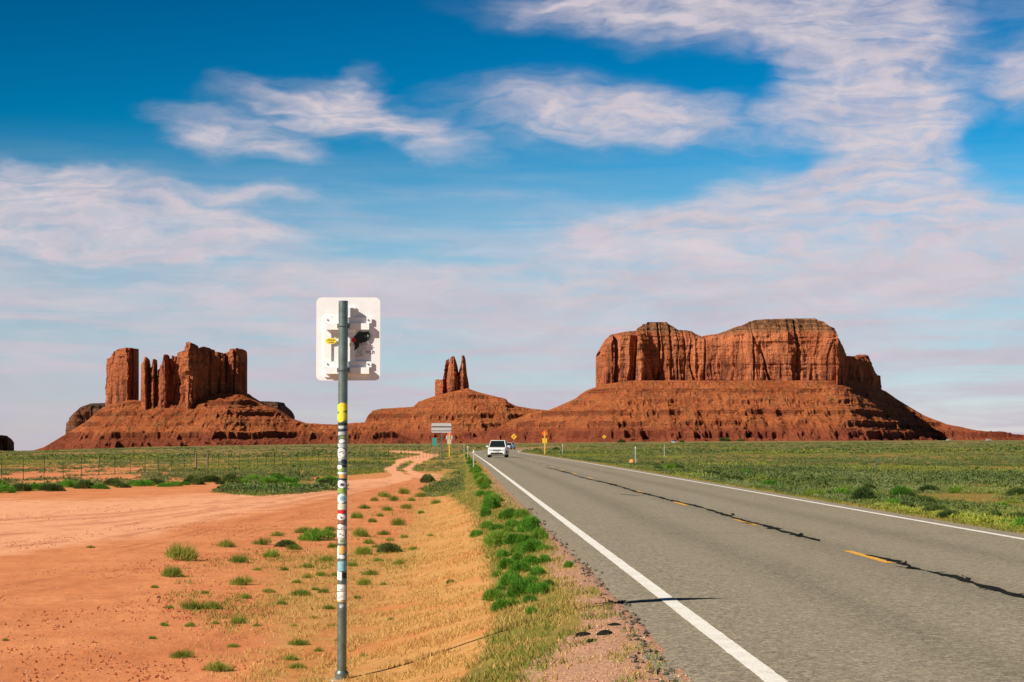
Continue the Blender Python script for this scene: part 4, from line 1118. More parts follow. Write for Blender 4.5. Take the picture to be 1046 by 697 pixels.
def want_verge(X, Y):
    m = masks(X, Y); s = m['s']
    cl = fbm(X / .28, Y / .5, 0, 3, 83); c2 = fbm(X / 1.2, Y / 2.5, 0, 3, 84)
    L = np.clip(m['verge'] * sst(cl + .5 * (c2 - .5) + .25 * sst(Y, 24, 45), .42, .60) * (.55 + .45 * sst(Y, 20, 30)) + m['mid'] * .55 * (1 - .6 * m['bare']) * sst(c2 + .7 * (cl - .5), .50, .66) + m['grav'] * .30 * sst(cl, .56, .68) + m['island'], 0, 1) * (s < -.62)
    Rr = (s > W + .50) * (1 - sst(s, W + 3, W + 9)) * sst(cl, .25, .42) * 1.5
    return np.clip(L + Rr, 0, 1)
turf('roadside_grass', 620000, 14, 150, -.22, .30, want_verge, .015, .075, .009, M['verge'], 92, lambda X, Y, q: np.clip(2.6 * (fbm(X / .8, Y / 1.6, 0, 3, 85) - .42), 0, 1) * q.uniform(.4, 1, len(X)))

# --- stones
def rock(name, p, size, mat, seed, label, cat='stone', group=None):
    import bmesh
    bm = bmesh.new(); bmesh.ops.create_icosphere(bm, subdivisions=3, radius=1)
    for v in bm.verts:
        q = v.co
        d_ = .75 + .55 * float(fbm(q.x * 1.3 + seed, q.y * 1.3, q.z * 1.3, 3, seed)) 
        v.co = Vector((round(q.x * d_ * 3.5) / 3.5 * .3 + q.x * d_ * .7, q.y * d_, q.z * d_)) 
        v.co = Vector((v.co.x * size[0], v.co.y * size[1], v.co.z * size[2]))
    me = bpy.data.meshes.new(name); bm.to_mesh(me); bm.free(); me.materials.append(mat)
    o = link(bpy.data.objects.new(name, me)); o.location = p; o.rotation_euler = (0, 0, seed * 1.7)
    return tag(o, label, cat, group)
M['dark_stone'] = paint('dark_stone', (0.035, 0.025, 0.022), .9, .2, var=.4, scale=30)
M['crumb'] = paint('asphalt_crumb', (0.12, 0.10, 0.075), .9, .2, var=.5, scale=60)
M['pink_stone'] = paint('pink_stone', (0.50, 0.27, 0.17), .9, .2, var=.35, scale=40)
M['tan_rock'] = paint('tan_rock', (0.62, 0.25, 0.08), .9, .2, var=.25, scale=6)
p = gnd(162, 611); rock('stone', p, (.035, .03, .03), M['dark_stone'], 3, 'small dark stone lying alone on the red dirt')
for i, (x, y, sx, sy, lb) in enumerate([(596, 649, 1.5, .05, 'flat broken piece of asphalt left of the other broken pieces'), (618, 648, 1.3, .06, 'larger broken piece of asphalt on the pink gravel'), (604, 655.5, .7, .04, 'small broken piece of asphalt nearest the bottom of the photo'),
                                    (628, 639, .5, .04, 'small broken chunk of asphalt nearest the edge of the road')]):
    p = gnd(x, y); rock('asphalt_chunk', p, (.05 * sx, .07, sy * .55), M['tar'], 5 + i, lb, 'rubble')
p = gnd(645.6, 473.5); rock('boulder', p + Vector((0, .2, .12)), (.22, .2, .24), M['tan_rock'], 9, 'orange tan boulder at the foot of the white marker post', 'boulder')
gg = np.random.default_rng(44)
def pebbles(name, n, y0, y1, want, smin, smax, mat, seed, kind='stuff'):
    q = np.random.default_rng(seed)
    X, Y = scatter(n, y0, y1, -.3, .09, q); on = q.uniform(0, 1, n) < want(X, Y)
    X, Y = X[on], Y[on]; k_ = len(X); z = terrain(X, Y)
    s_ = q.uniform(smin, smax, k_) ** 1.0
    V0 = np.array([(1, 0, 0), (-1, 0, 0), (0, 1, 0), (0, -1, 0), (0, 0, 1), (0, 0, -1)], float)
    F0 = np.array([(0, 2, 4), (2, 1, 4), (1, 3, 4), (3, 0, 4), (2, 0, 5), (1, 2, 5), (3, 1, 5), (0, 3, 5)])
    vv = V0[None] * s_[:, None, None] * q.uniform(.6, 1.3, (k_, 6, 1)) * np.array([1, 1, .7]) + q.normal(0, .2, (k_, 6, 3)) * s_[:, None, None]
    vv += np.stack([X, Y, z + s_ * .25], -1)[:, None]
    ff = F0[None] + (np.arange(k_) * 6)[:, None, None]
    return tag(np_mesh(name, vv.reshape(-1, 3), ff.reshape(-1, 3), mat), kind=kind)
pebbles('gravel', 26000, 14, 60, lambda X, Y: np.clip(masks(X, Y)['grav'] * .55 + .8 * ((X - road_x(Y)) > -1.0), 0, 1) * ((X - road_x(Y)) < -.56) * ((X - road_x(Y)) > -2.6), .004, .015, M['pink_stone'], 71)
pebbles('asphalt_rubble', 9000, 14, 50, lambda X, Y: 1.0 * (np.abs(X - road_x(Y) - edge_l(Y) + .03) < .10) , .010, .035, M['crumb'], 72)
M['clod'] = paint('dry_clod', (0.42, 0.135, 0.06), .95, .1, var=.3, scale=30)
pebbles('dirt_clods', 26000, 15, 70, lambda X, Y: masks(X, Y)['dall'] * sst(fbm(X / 1.5, Y / 3, 0, 3, 140), .50, .68) * .9, .006, .024, M['clod'], 74)
pebbles('loose_pebbles', 16000, 15, 80, lambda X, Y: masks(X, Y)['dall'] * .35, .004, .016, M['pink_stone'], 73)

# ------------------------------------------------------------------ signs, posts, cars
M['galv'] = paint('galvanised_steel', (0.17, 0.225, 0.205), .42, .5, .65, .25, 14, (0.09, 0.12, 0.11))
M['panel'] = paint('white_sign_back', (0.80, 0.81, 0.83), .55, .4, 0, .03, 9, (0.66, 0.65, 0.62))
M['bracket'] = paint('bracket_white', (0.84, 0.85, 0.86), .5, .4, 0, .03, 20)
M['bolt'] = paint('bolt', (0.16, 0.15, 0.15), .5, .5, .6)
M['concrete'] = paint('concrete', (0.42, 0.38, 0.31), .9, .2, 0, .2, 25, (0.25, 0.2, .14))
def flat_paint(name, col, rough=.6): return paint(name, col, rough, .35, 0, .10, 60)
def sticker_paint(name, col): return paint(name, col, .6, .3, 0, .18, 28, tuple(c * .35 + .03 for c in col))
def smooth_cyl_patch(name, mat, cx, cy, z0, z1, r, a0, a1, parent, n=14, wob=0.0, seed=0, round_=False):
    """sticker wrapped round a post; angles in degrees, 0 faces the viewer (-Y), positive to the right"""
    g_ = random.Random(seed); vs = []; fs = []; m = 6
    for j in range(m + 1):
        v_ = j / m
        for i in range(n + 1):
            u_ = i / n
            hw = 1.0
            if round_: hw = math.sqrt(max(0.02, 1 - (2 * v_ - 1) ** 2)) ** .6
            am = (a0 + a1) / 2; a = R(am + (u_ - .5) * (a1 - a0) * hw)
            zz = z0 + (z1 - z0) * v_ + wob * (u_ - .5)
            vs.append((cx + r * math.sin(a), cy - r * math.cos(a), zz))
    for j in range(m):
        for i in range(n):
            q = j * (n + 1) + i; fs.append((q, q + 1, q + n + 2, q + n + 1))
    b_ = MB(); b_.add(vs, fs)
    return b_.build(name, mat, parent, smooth=True, auto=False)

# --- the big sign seen from behind
bp = gnd(349.6, 694.0)
D0 = bp.y
def SX(px): return ray(px, 500)[0] * D0
def SZ(py): return pt(523, py, D0).z
cx_, PR = SX(349.9), 0.0445
root = empty('road_sign', (0, 0, 0)); tag(root, 'white road sign seen from behind on a tall steel post covered in stickers', 'road sign')
pb = MB()
zs = np.linspace(SZ(696), SZ(307.5), 3)
pb.cyl((cx_, D0, float(bp.z) - .1), (cx_, D0, SZ(307.5)), PR, n=32)
pole = pb.build('post', M['galv'], root, smooth=True)
b_ = MB(); b_.cyl((cx_, D0, bp.z - .1), (cx_, D0, SZ(687.5)), .068, .064, n=28); b_.cyl((cx_, D0, SZ(687.5)), (cx_, D0, SZ(685)), .064, .05, n=28)
b_.build('post_sleeve', M['galv'], root, smooth=True)
b_ = MB(); b_.cyl((cx_ , D0, bp.z - .2), (cx_, D0, SZ(693.8)), .15, .12, n=14); b_.build('footing', M['concrete'], root)
# panel behind the post
yp = D0 + .105
pw = (SX(388.2) - SX(322.8)); ph = SZ(304) - SZ(388.8)
pcx = (SX(388.2) + SX(322.8)) / 2; pcz = (SZ(304) + SZ(388.8)) / 2
k_ = yp / D0
def QX(px): return ray(px, 400)[0] * yp
def QZ(py): return pt(523, py, yp).z
b_ = MB(); b_.rrect(((QX(322.8) + QX(388.2)) / 2, yp, (QZ(304) + QZ(388.8)) / 2), (QX(388.2) - QX(322.8), .004, QZ(304) - QZ(388.8)), .05, n=6)
panel = b_.build('panel', M['panel'], root)
for (x0, x1, y0, y1, nm) in ((331, 338.3, 323, 385.5, 0), (355, 363.2, 314, 384, 1)):
    b_ = MB(); b_.rrect(((QX(x0) + QX(x1)) / 2, yp - .010, (QZ(y0) + QZ(y1)) / 2), (QX(x1) - QX(x0), .016, QZ(y0) - QZ(y1)), .004, n=2)
    b_.build('stiffener', M['bracket'], root)
for yo in (0.0, 45.0):
    b_ = MB(); zc = lambda r_: QZ(r_ + yo)
    # hat-section rail: flat tabs above, boxed body below
    b_.box(((QX(331) + QX(379.6)) / 2, yp - .022, (zc(324.4) + zc(330.4)) / 2), (QX(379.6) - QX(331), .012, zc(324.4) - zc(330.4)))
    b_.box(((QX(333) + QX(377.3)) / 2, yp - .0315, (zc(330.6) + zc(337.2)) / 2), (QX(377.3) - QX(333), .053, zc(330.6) - zc(337.2)))
    rail = b_.build('rail', M['bracket'], root)
    for bx in (334.8, 376.2):
        m_ = MB(); m_.cyl((QX(bx), yp - .027, zc(327.3)), (QX(bx), yp - .035, zc(327.3)), .008, n=6); m_.build('bolt', M['bolt'], rail)
    b_ = MB(); b_.box((cx_, D0 + .028, zc(333.5)), (.115, .034, .040)); b_.build('clamp_block', M['galv'], rail)
    # U-bolt round the post
    b_ = MB(); n_ = 12
    for i in range(n_):
        a0, a1 = R(-90 + 180 * i / n_), R(-90 + 180 * (i + 1) / n_)
        rr = PR + .005
        b_.cyl((cx_ + rr * math.sin(a0), D0 - rr * math.cos(a0), zc(334)), (cx_ + rr * math.sin(a1), D0 - rr * math.cos(a1), zc(334)), .0045, n=6)
    for sx in (-1, 1): b_.cyl((cx_ + sx * (PR + .005), D0, zc(334)), (cx_ + sx * (PR + .005), D0 + .07, zc(334)), .0045, n=6)
    b_.build('clamp', M['bolt'], rail, smooth=True)
# stickers on the panel
def flat_poly(name, pts, mat, parent, y):
    b_ = MB(); vs = [(QX(a), y, QZ(c)) for a, c in pts] + [(QX(a), y + .0012, QZ(c)) for a, c in pts]
    n_ = len(pts); b_.add(vs, [tuple(range(n_)), tuple(range(2 * n_ - 1, n_ - 1, -1))] + [(i, (i + 1) % n_, n_ + (i + 1) % n_, n_ + i) for i in range(n_)])
    return b_.build(name, mat, parent)
def ell(cx, cy, a, b, n=20): return [(cx + a * math.cos(2 * math.pi * i / n), cy + b * math.sin(2 * math.pi * i / n)) for i in range(n)]
M['s_yellow'] = sticker_paint('sticker_yellow', (0.85, 0.72, 0.04)); M['s_black'] = sticker_paint('sticker_black', (0.015, 0.03, 0.022))
M['s_red'] = sticker_paint('sticker_red', (0.55, 0.02, 0.025)); M['s_white'] = sticker_paint('sticker_white', (0.82, 0.82, 0.80)); M['s_grey'] = sticker_paint('sticker_grey', (0.42, 0.48, 0.48))
M['s_blue'] = sticker_paint('sticker_blue', (0.22, 0.48, 0.58)); M['s_pale'] = sticker_paint('sticker_pale', (0.62, 0.78, 0.74)); M['s_green'] = sticker_paint('sticker_green', (0.22, 0.36, 0.10)); M['s_orange'] = sticker_paint('sticker_orange', (0.78, 0.42, 0.12))
M['s_purple'] = sticker_paint('sticker_purple', (0.12, 0.06, 0.16)); M['s_cream'] = sticker_paint('sticker_cream', (0.78, 0.70, 0.56)); M['s_navy'] = sticker_paint('sticker_navy', (0.02, 0.05, 0.09)); M['s_brown'] = sticker_paint('sticker_brown', (0.25, 0.10, 0.06))
yl = flat_poly('sticker', ell(338.0, 348.5, 5.8, 3.1), M['s_yellow'], root, yp - .0205); yl['label'] = 'yellow oval sticker with two lines of small brown print'
for (x0, x1, y0) in ((334.2, 342.2, 347.6), (335.6, 340.8, 349.9)):
    pr_ = MB()
    x_ = x0
    while x_ < x1:
        q = random.uniform(.35, .8); pr_.box(((QX(x_) + QX(x_ + q)) / 2, yp - .0215, QZ(y0)), (QX(x_ + q) - QX(x_), .001, .009)); x_ += q + .3
    pr_.build('print', M['s_brown'], yl)
bs = flat_poly('sticker', [(361.5, 344), (364, 342), (366.5, 338.5), (371, 339.5), (376.5, 338.8), (378.6, 343.5), (377.2, 347.2), (373, 350.2), (368.8, 351.2), (365.2, 356), (361.8, 358.6), (362.6, 353.5), (360.8, 350)], M['s_black'], root, yp - .0235)
bs['label'] = 'torn black sticker with blocky grey lettering'
rd = flat_poly('sticker', ell(361.6, 347.6, 2.3, 2.6), M['s_red'], root, yp - .0255); rd['label'] = 'small round red sticker'
# blocky outlined letters, tilted, too worn to read
lt = MB()
def glyph(px, py, h, kind, yy_, tilt=-.25):
    w_ = h * .62; t_ = h * .2
    def bar(x0, z0, x1, z1):
        cx2, cz2 = (x0 + x1) / 2, (z0 + z1) / 2
        X_ = QX(px) + cx2 * S1; Z_ = QZ(py) - cz2 * S1 + cx2 * S1 * -tilt
        lt.box((X_, yy_, Z_), (max(abs(x1 - x0), t_) * S1, .001, max(abs(z1 - z0), t_) * S1))
    bars = {'E': [(0, 0, 0, h), (0, 0, w_, 0), (0, h / 2, w_ * .8, h / 2), (0, h, w_, h)], 'O': [(0, 0, 0, h), (w_, 0, w_, h), (0, 0, w_, 0), (0, h, w_, h)], 'U': [(0, 0, 0, h), (w_, 0, w_, h), (0, h, w_, h)],
            'N': [(0, 0, 0, h), (w_, 0, w_, h), (0, 0, w_, 0)], 'L': [(0, 0, 0, h), (0, h, w_, h)], 'A': [(0, 0, 0, h), (w_, 0, w_, h), (0, 0, w_, 0), (0, h * .55, w_, h * .55)], 'T': [(w_ / 2, 0, w_ / 2, h), (0, 0, w_, 0)]}[kind]
    for q in bars: bar(*q)
S1 = yp / F
for (gx, gy, gh, gk) in ((367.2, 351.5, 3.4, 'O'), (370.2, 350.6, 3.4, 'E'), (373.2, 349.6, 3.2, 'E'), (375.9, 348.8, 3.0, 'L'), (365.0, 357.2, 3.4, 'E'), (368.0, 356.4, 3.4, 'O'), (371.0, 355.6, 3.2, 'N'),
                      (363.8, 361.8, 3.0, 'U'), (366.8, 361.6, 3.0, 'O'), (369.8, 361.2, 3.0, 'E'), (372.4, 343.5, 1.8, 'T'), (375.2, 342.6, 1.8, 'A')):
    glyph(gx, gy, gh, gk, yp - .0255)
lt.build('print', M['s_grey'], bs)
lt = MB()
for i, kd in enumerate('NTLN'): glyph(373.6 + i * 2.2, 358.9 - i * .05, 2.6, kd, yp - .0045, 0)
pp = lt.build('print', M['s_purple'], root); pp['label'] = 'short dark purple lettering on the sign back'
flat_poly('sticker', [(356.2, 350.5), (362.5, 351.2), (362.2, 354.3), (356.4, 353.6)], M['s_cream'], root, yp - .0205)
# stickers on the post: rows from top to bottom
BAND = [(411.6, 421.2, 'yellow', 1, -72, 62), (421.0, 431.2, 'yellow', 1, -78, 60), (432.2, 434.8, 'black', 0, -70, 80), (434.0, 438.2, 'grey', 1, -66, 20), (438.4, 440.4, 'navy', 0, -80, 80), (441.2, 444.6, 'grey', 0, -60, 40), (445.2, 448.6, 'green', 1, -20, 60),
        (449, 452.6, 'white', 1, -45, 30), (453.2, 457.2, 'grey', 0, -70, 40), (457.6, 468.2, 'white', 1, -86, 40), (467.4, 471.2, 'grey', 0, -60, 50), (469.2, 474.2, 'navy', 1, -15, 75), (474.8, 477.2, 'black', 1, -10, 80), (475.2, 479.6, 'white', 0, -80, -5), (478.2, 481.8, 'green', 1, -50, 40),
        (482.2, 484.6, 'pale', 0, -80, 60), (484.8, 488.6, 'orange', 0, -40, 45), (489.0, 490.4, 'navy', 0, -75, 75), (490.6, 498.8, 'white', 1, -70, 50), (493.6, 496.6, 'purple', 1, -20, 25), (499.0, 503.8, 'green', 0, -80, 60), (500.0, 502.8, 'cream', 1, -60, 30), (504.2, 514.2, 'pale', 1, -75, 62), (507.0, 511.4, 'blue', 1, -30, 42),
        (514.6, 520.6, 'cream', 0, -70, 55), (521.4, 524.4, 'red', 0, -82, 55), (524.8, 531.2, 'white', 1, -80, 45), (531.6, 535.0, 'brown', 1, -70, 40), (535.8, 541.2, 'white', 1, -72, 60), (541.4, 549.2, 'white', 0, -80, 35), (549.6, 555.2, 'grey', 0, -60, 50), (551.2, 554.0, 'green', 1, -20, 30),
        (557.2, 565.8, 'orange', 1, -40, 48), (557.6, 570.6, 'white', 0, -78, -34), (566.6, 570.8, 'white', 1, -36, 40), (573.2, 583.2, 'blue', 0, -62, 60), (575.6, 580.2, 'navy', 1, -15, 30), (583.8, 592.4, 'pale', 0, -80, 0), (584.8, 590.6, 'black', 0, 6, 70), (597.0, 603.6, 'white', 0, -78, 50), (604.4, 613.2, 'white', 0, -78, 50), (613.4, 614.8, 'orange', 0, -78, 50), (616.8, 620.8, 'grey', 1, -30, 22)]
BL = {'yellow': 'yellow sticker wrapped near the top of the post', 'red': 'narrow red band sticker', 'blue': 'blue sticker on the lower post', 'orange': 'orange sticker'}
for i, (y0, y1, c_, rnd, a0, a1) in enumerate(BAND):
    o = smooth_cyl_patch('sticker', M['s_' + c_], cx_, D0, SZ(y1), SZ(y0), PR + .0012 + .0006 * (i % 3) + (.003 if c_ == 'yellow' else 0), a0, a1, root, wob=random.uniform(-.012, .012), seed=i, round_=bool(rnd))
    if c_ in BL: o['label'] = BL[c_]
# scuffs of print on the larger white stickers
for (yc, c_) in ((461, 's_purple'), (464.5, 's_grey'), (527.5, 's_purple'), (538.5, 's_grey'), (544.5, 's_brown'), (600.2, 's_grey'), (608.6, 's_grey'), (494.5, 's_purple')):
    for q in range(3):
        a0 = random.uniform(-50, 0); smooth_cyl_patch('sticker_print', M[c_], cx_, D0, SZ(yc + .5 + q * .9), SZ(yc + q * .9), PR + .0055, a0, a0 + random.uniform(15, 40), root, n=4, seed=q)

# --- generic sign helper for those further off
M['y_sign'] = flat_paint('warning_yellow', (0.85, 0.50, 0.02)); M['o_sign'] = flat_paint('warning_orange', (0.85, 0.16, 0.02)); M['teal'] = flat_paint('marker_green', (0.02, 0.30, 0.23)); M['y_post'] = flat_paint('yellow_post', (0.75, 0.48, 0.06))
M['w_post'] = flat_paint('white_post', (0.36, 0.40, 0.37)); M['alum'] = paint('aluminium_back', (0.55, 0.54, 0.55), .5, .5, .2); M['symbol'] = flat_paint('sign_black', (0.02, 0.02, 0.02)); M['r_sign'] = flat_paint('sign_red', (0.62, 0.09, 0.08))
M['refl'] = flat_paint('reflector', (0.8, 0.78, 0.7), .3)

def ground_at(px, D):
    X = ray(px, 455)[0] * D
    return X, float(terrain(X, D))

def plate(shape, w_, h_, c, t=.012):
    b_ = MB()
    if shape == 'diamond':
        vs = [(c[0] + a, c[1] + e, c[2] + q) for e in (-t / 2, t / 2) for a, q in ((0, h_ / 2), (w_ / 2, 0), (0, -h_ / 2), (-w_ / 2, 0))]
        b_.add(vs, [(0, 1, 2, 3), (7, 6, 5, 4), (0, 4, 5, 1), (1, 5, 6, 2), (2, 6, 7, 3), (3, 7, 4, 0)])
    else: b_.rrect(c, (w_, t, h_), min(w_, h_) * .08, n=3)
    return b_
def far_sign(name, px, D, plates, post_mat, post_w, label, cat, extra=0):
    X, z0 = ground_at(px, D)
    root = empty(name, (X, D, z0)); tag(root, label, cat)
    top = max(pt(px, q[2], D).z for q in plates) - z0
    b_ = MB(); b_.box((0, .03, top / 2 - .15 - .1), (post_w, post_w, top - .1 + .1)); b_.build('post', post_mat, root)
    for (shape, mat, y0, y1, wpx, sym) in plates:
        za, zb = pt(px, y0, D).z - z0, pt(px, y1, D).z - z0
        w_ = wpx / F * D
        o = plate(shape, w_, za - zb, (0, -.02, (za + zb) / 2)).build('sign_plate', mat, root)
        if sym:
            s_ = MB(); h_ = (za - zb); zc = (za + zb) / 2
            if sym == 'bend':
                s_.box((-w_ * .06, -.03, zc - h_ * .1), (w_ * .07, .004, h_ * .3)); s_.box((w_ * .02, -.031, zc + h_ * .06), (w_ * .22, .004, h_ * .07)); s_.box((w_ * .1, -.032, zc + h_ * .13), (w_ * .07, .004, h_ * .14))
            elif sym == 'rail':
                s_.box((0, -.03, zc + h_ * .12), (w_ * .98, .02, h_ * .10)); s_.box((0, -.03, zc - h_ * .30), (w_ * .98, .02, h_ * .05))
            elif sym == 'bars':
                for q in (-.22, 0.02, .24): s_.box((0, -.03, zc + h_ * q), (w_ * .6, .004, h_ * .1))
            s_.build('symbol' if sym != 'rail' else 'rail', M['symbol'], o)
    return root
far_sign('guide_sign', 450.8, 190, [('rect', M['alum'], 432.4, 442.2, 20.2, 'rail')], M['galv'], .09, 'wide pale grey sign seen from behind on a single post beside the dirt track', 'road sign')
far_sign('mile_marker', 443.9, 235, [('rect', M['teal'], 447.4, 455.6, 4.4, None)], M['galv'], .06, 'small tall teal green marker sign left of the wide grey sign', 'marker')
far_sign('junction_sign', 458.9, 320, [('rect', M['r_sign'], 441.2, 444.9, 4.6, None), ('rect', M['alum'], 445.1, 449.0, 6.4, 'bars'), ('rect', M['alum'], 449.4, 453.8, 4.2, None)], M['y_post'], .16, 'stack of small red and pale signs on a yellow post right of the wide sign', 'road sign')
far_sign('curve_sign', 525.0, 520, [('diamond', M['y_sign'], 442.9, 449.3, 6.2, 'bend')], M['galv'], .1, 'small yellow diamond sign above the far car', 'road sign')
far_sign('warning_sign', 556.4, 285, [('diamond', M['o_sign'], 439.4, 446.6, 6.6, 'bend'), ('rect', M['y_sign'], 447.8, 452.8, 4.8, None)], M['y_post'], .15, 'orange diamond sign over a yellow plate on a yellow post right of the road', 'road sign')
far_sign('advance_sign', 617.2, 620, [('diamond', M['y_sign'], 444.2, 448.6, 4.4, None)], M['galv'], .12, 'tiny yellow sign on the plain left of the mesa bushes', 'road sign')

def delineator(px, D, top_row, label, mat=None, w_=.075, refl=True):
    X, z0 = ground_at(px, D)
    h = pt(px, top_row, D).z - z0
    root = empty('marker_post', (X, D, z0)); tag(root, label, 'marker post', 'slim marker posts by the road')
    b_ = MB(); b_.box((0, 0, h / 2 - .1), (w_, .02, h + .2)); b_.box((-w_ / 2 + .008, .015, h / 2 - .1), (.014, .03, h + .18)); b_.box((w_ / 2 - .008, .015, h / 2 - .1), (.014, .03, h + .18))
    b_.build('post', mat or M['w_post'], root)
    if refl:
        b_ = MB(); b_.rrect((0, -.016, h - .10), (w_ * 1.0, .008, .16), .02, n=2); b_.build('reflector', M['refl'], root)
delineator(483.7, 118, 459.4, 'nearest white marker post left of the road, among the green bushes')
delineator(477.8, 196, 455.8, 'second white marker post left of the road, just beyond the nearest one')
delineator(473.9, 330, 454.0, 'third and farthest white marker post left of the road')
delineator(649.0, 168, 456.2, 'white marker post with the tan boulder at its foot, right of the road', w_=.09)
delineator(894.8, 122, 467.6, 'blue grey marker post standing in the sagebrush at far right', M['galv'], .09, False)
delineator(678.5, 230, 454.4, 'thin pale post in the sagebrush right of the boulder', None, .09, False)
delineator(574.5, 300, 453.6, 'short pale post right of the yellow post and its dark bush', None, .10, True)

# --- wire fence across the left pasture
fence = empty('wire_fence', (0, 0, 0)); tag(fence, 'long wire fence on thin dark steel posts across the left pasture', 'fence')
M['fence_post'] = paint('fence_post', (0.045, 0.05, 0.04), .8, .3, .2, .2); M['wood_post'] = paint('wood_post', (0.16, 0.13, 0.09), .9, .2, 0, .3, 6); M['wire'] = paint('fence_wire', (0.10, 0.10, 0.09), .6, .4, .5)
pos = []
Y = 97.0
while Y < 330:
    X = -28.4 + .087 * (Y - 120); pos.append((X, Y, float(terrain(X, Y)))); Y += 3.8
proto = None
for i, (X, Y, z) in enumerate(pos):
    wood = i in (17, 18)
    if wood:
        b_ = MB(); b_.cyl((X, Y, z - .2), (X, Y, z + 1.35), .085, .075, n=8); o = b_.build('wooden_post', M['wood_post'], fence, smooth=True)
        continue
    if proto is None:
        b_ = MB(); b_.box((0, 0, .55), (.036, .012, 1.45)); b_.box((0, -.018, .55), (.012, .035, 1.45)); b_.box((0, 0, .02), (.12, .01, .1))
        proto = b_.build('post', M['fence_post'], fence); o = proto
    else:
        o = proto.copy(); COL.objects.link(o); o.parent = fence
    o.location = (X, Y, z); o.rotation_euler = (R(random.uniform(-2, 2)), R(random.uniform(-3, 3)), 0); o.scale.z = random.uniform(.94, 1.04)
b_ = MB()
for hgt in (.35, .65, .95, 1.2):
    for (p0, p1) in zip(pos[:-1], pos[1:]):
        b_.cyl((p0[0], p0[1] - .02, p0[2] + hgt), (p1[0], p1[1] - .02, p1[2] + hgt), .004, n=4, caps=False)
b_.build('wire', M['wire'], fence)

# --- vehicles
M['car_white'] = paint('white_car_paint', (0.80, 0.80, 0.79), .25, .5, 0, .02); M['car_silver'] = paint('silver_car_paint', (0.62, 0.64, 0.70), .3, .5, .3, .02)
M['glass'] = paint('dark_glass', (0.010, 0.018, 0.018), .08, .6, 0, .1); M['tyre'] = paint('tyre_rubber', (0.018, 0.018, 0.018), .85, .2); M['rim'] = paint('wheel_rim', (0.35, 0.35, 0.36), .35, .5, .7)
M['trim'] = paint('black_trim', (0.02, 0.02, 0.022), .5, .4); M['lamp'] = paint('headlamp', (0.62, 0.64, 0.66), .12, .6, .2); M['grille'] = paint('grille_grey', (0.20, 0.20, 0.205), .4, .5, .5)
def loft(sections, close=True):
    """sections: list of (y, [(x,z)...]) rings of equal length"""
    b_ = MB(); vs = []; n_ = len(sections[0][1])
    for (y, ring) in sections: vs += [(x, y, z) for x, z in ring]
    fs = []
    for i in range(len(sections) - 1):
        for j in range(n_):
            a = i * n_ + j; c = i * n_ + (j + 1) % n_
            fs.append((a, c, c + n_, a + n_))
    fs.append(tuple(range(n_ - 1, -1, -1))); fs.append(tuple(range((len(sections) - 1) * n_, len(sections) * n_)))
    return b_.add(vs, fs)
def ring(hw, z0, z1, r=.10, tuck=.05, n=4):
    pts = []
    for (sx, zc, a0, rr, ins) in ((1, z1, 0, r, tuck), (-1, z1, 90, r, tuck), (-1, z0, 180, r * .7, .03), (1, z0, 270, r * .7, .03)):
        for i in range(n + 1):
            a = R(a0 + 90 * i / n)
            pts.append((sx * (hw - rr - ins) + rr * math.cos(a), (zc - rr if zc == z1 else zc + rr) + rr * math.sin(a)))
    return pts
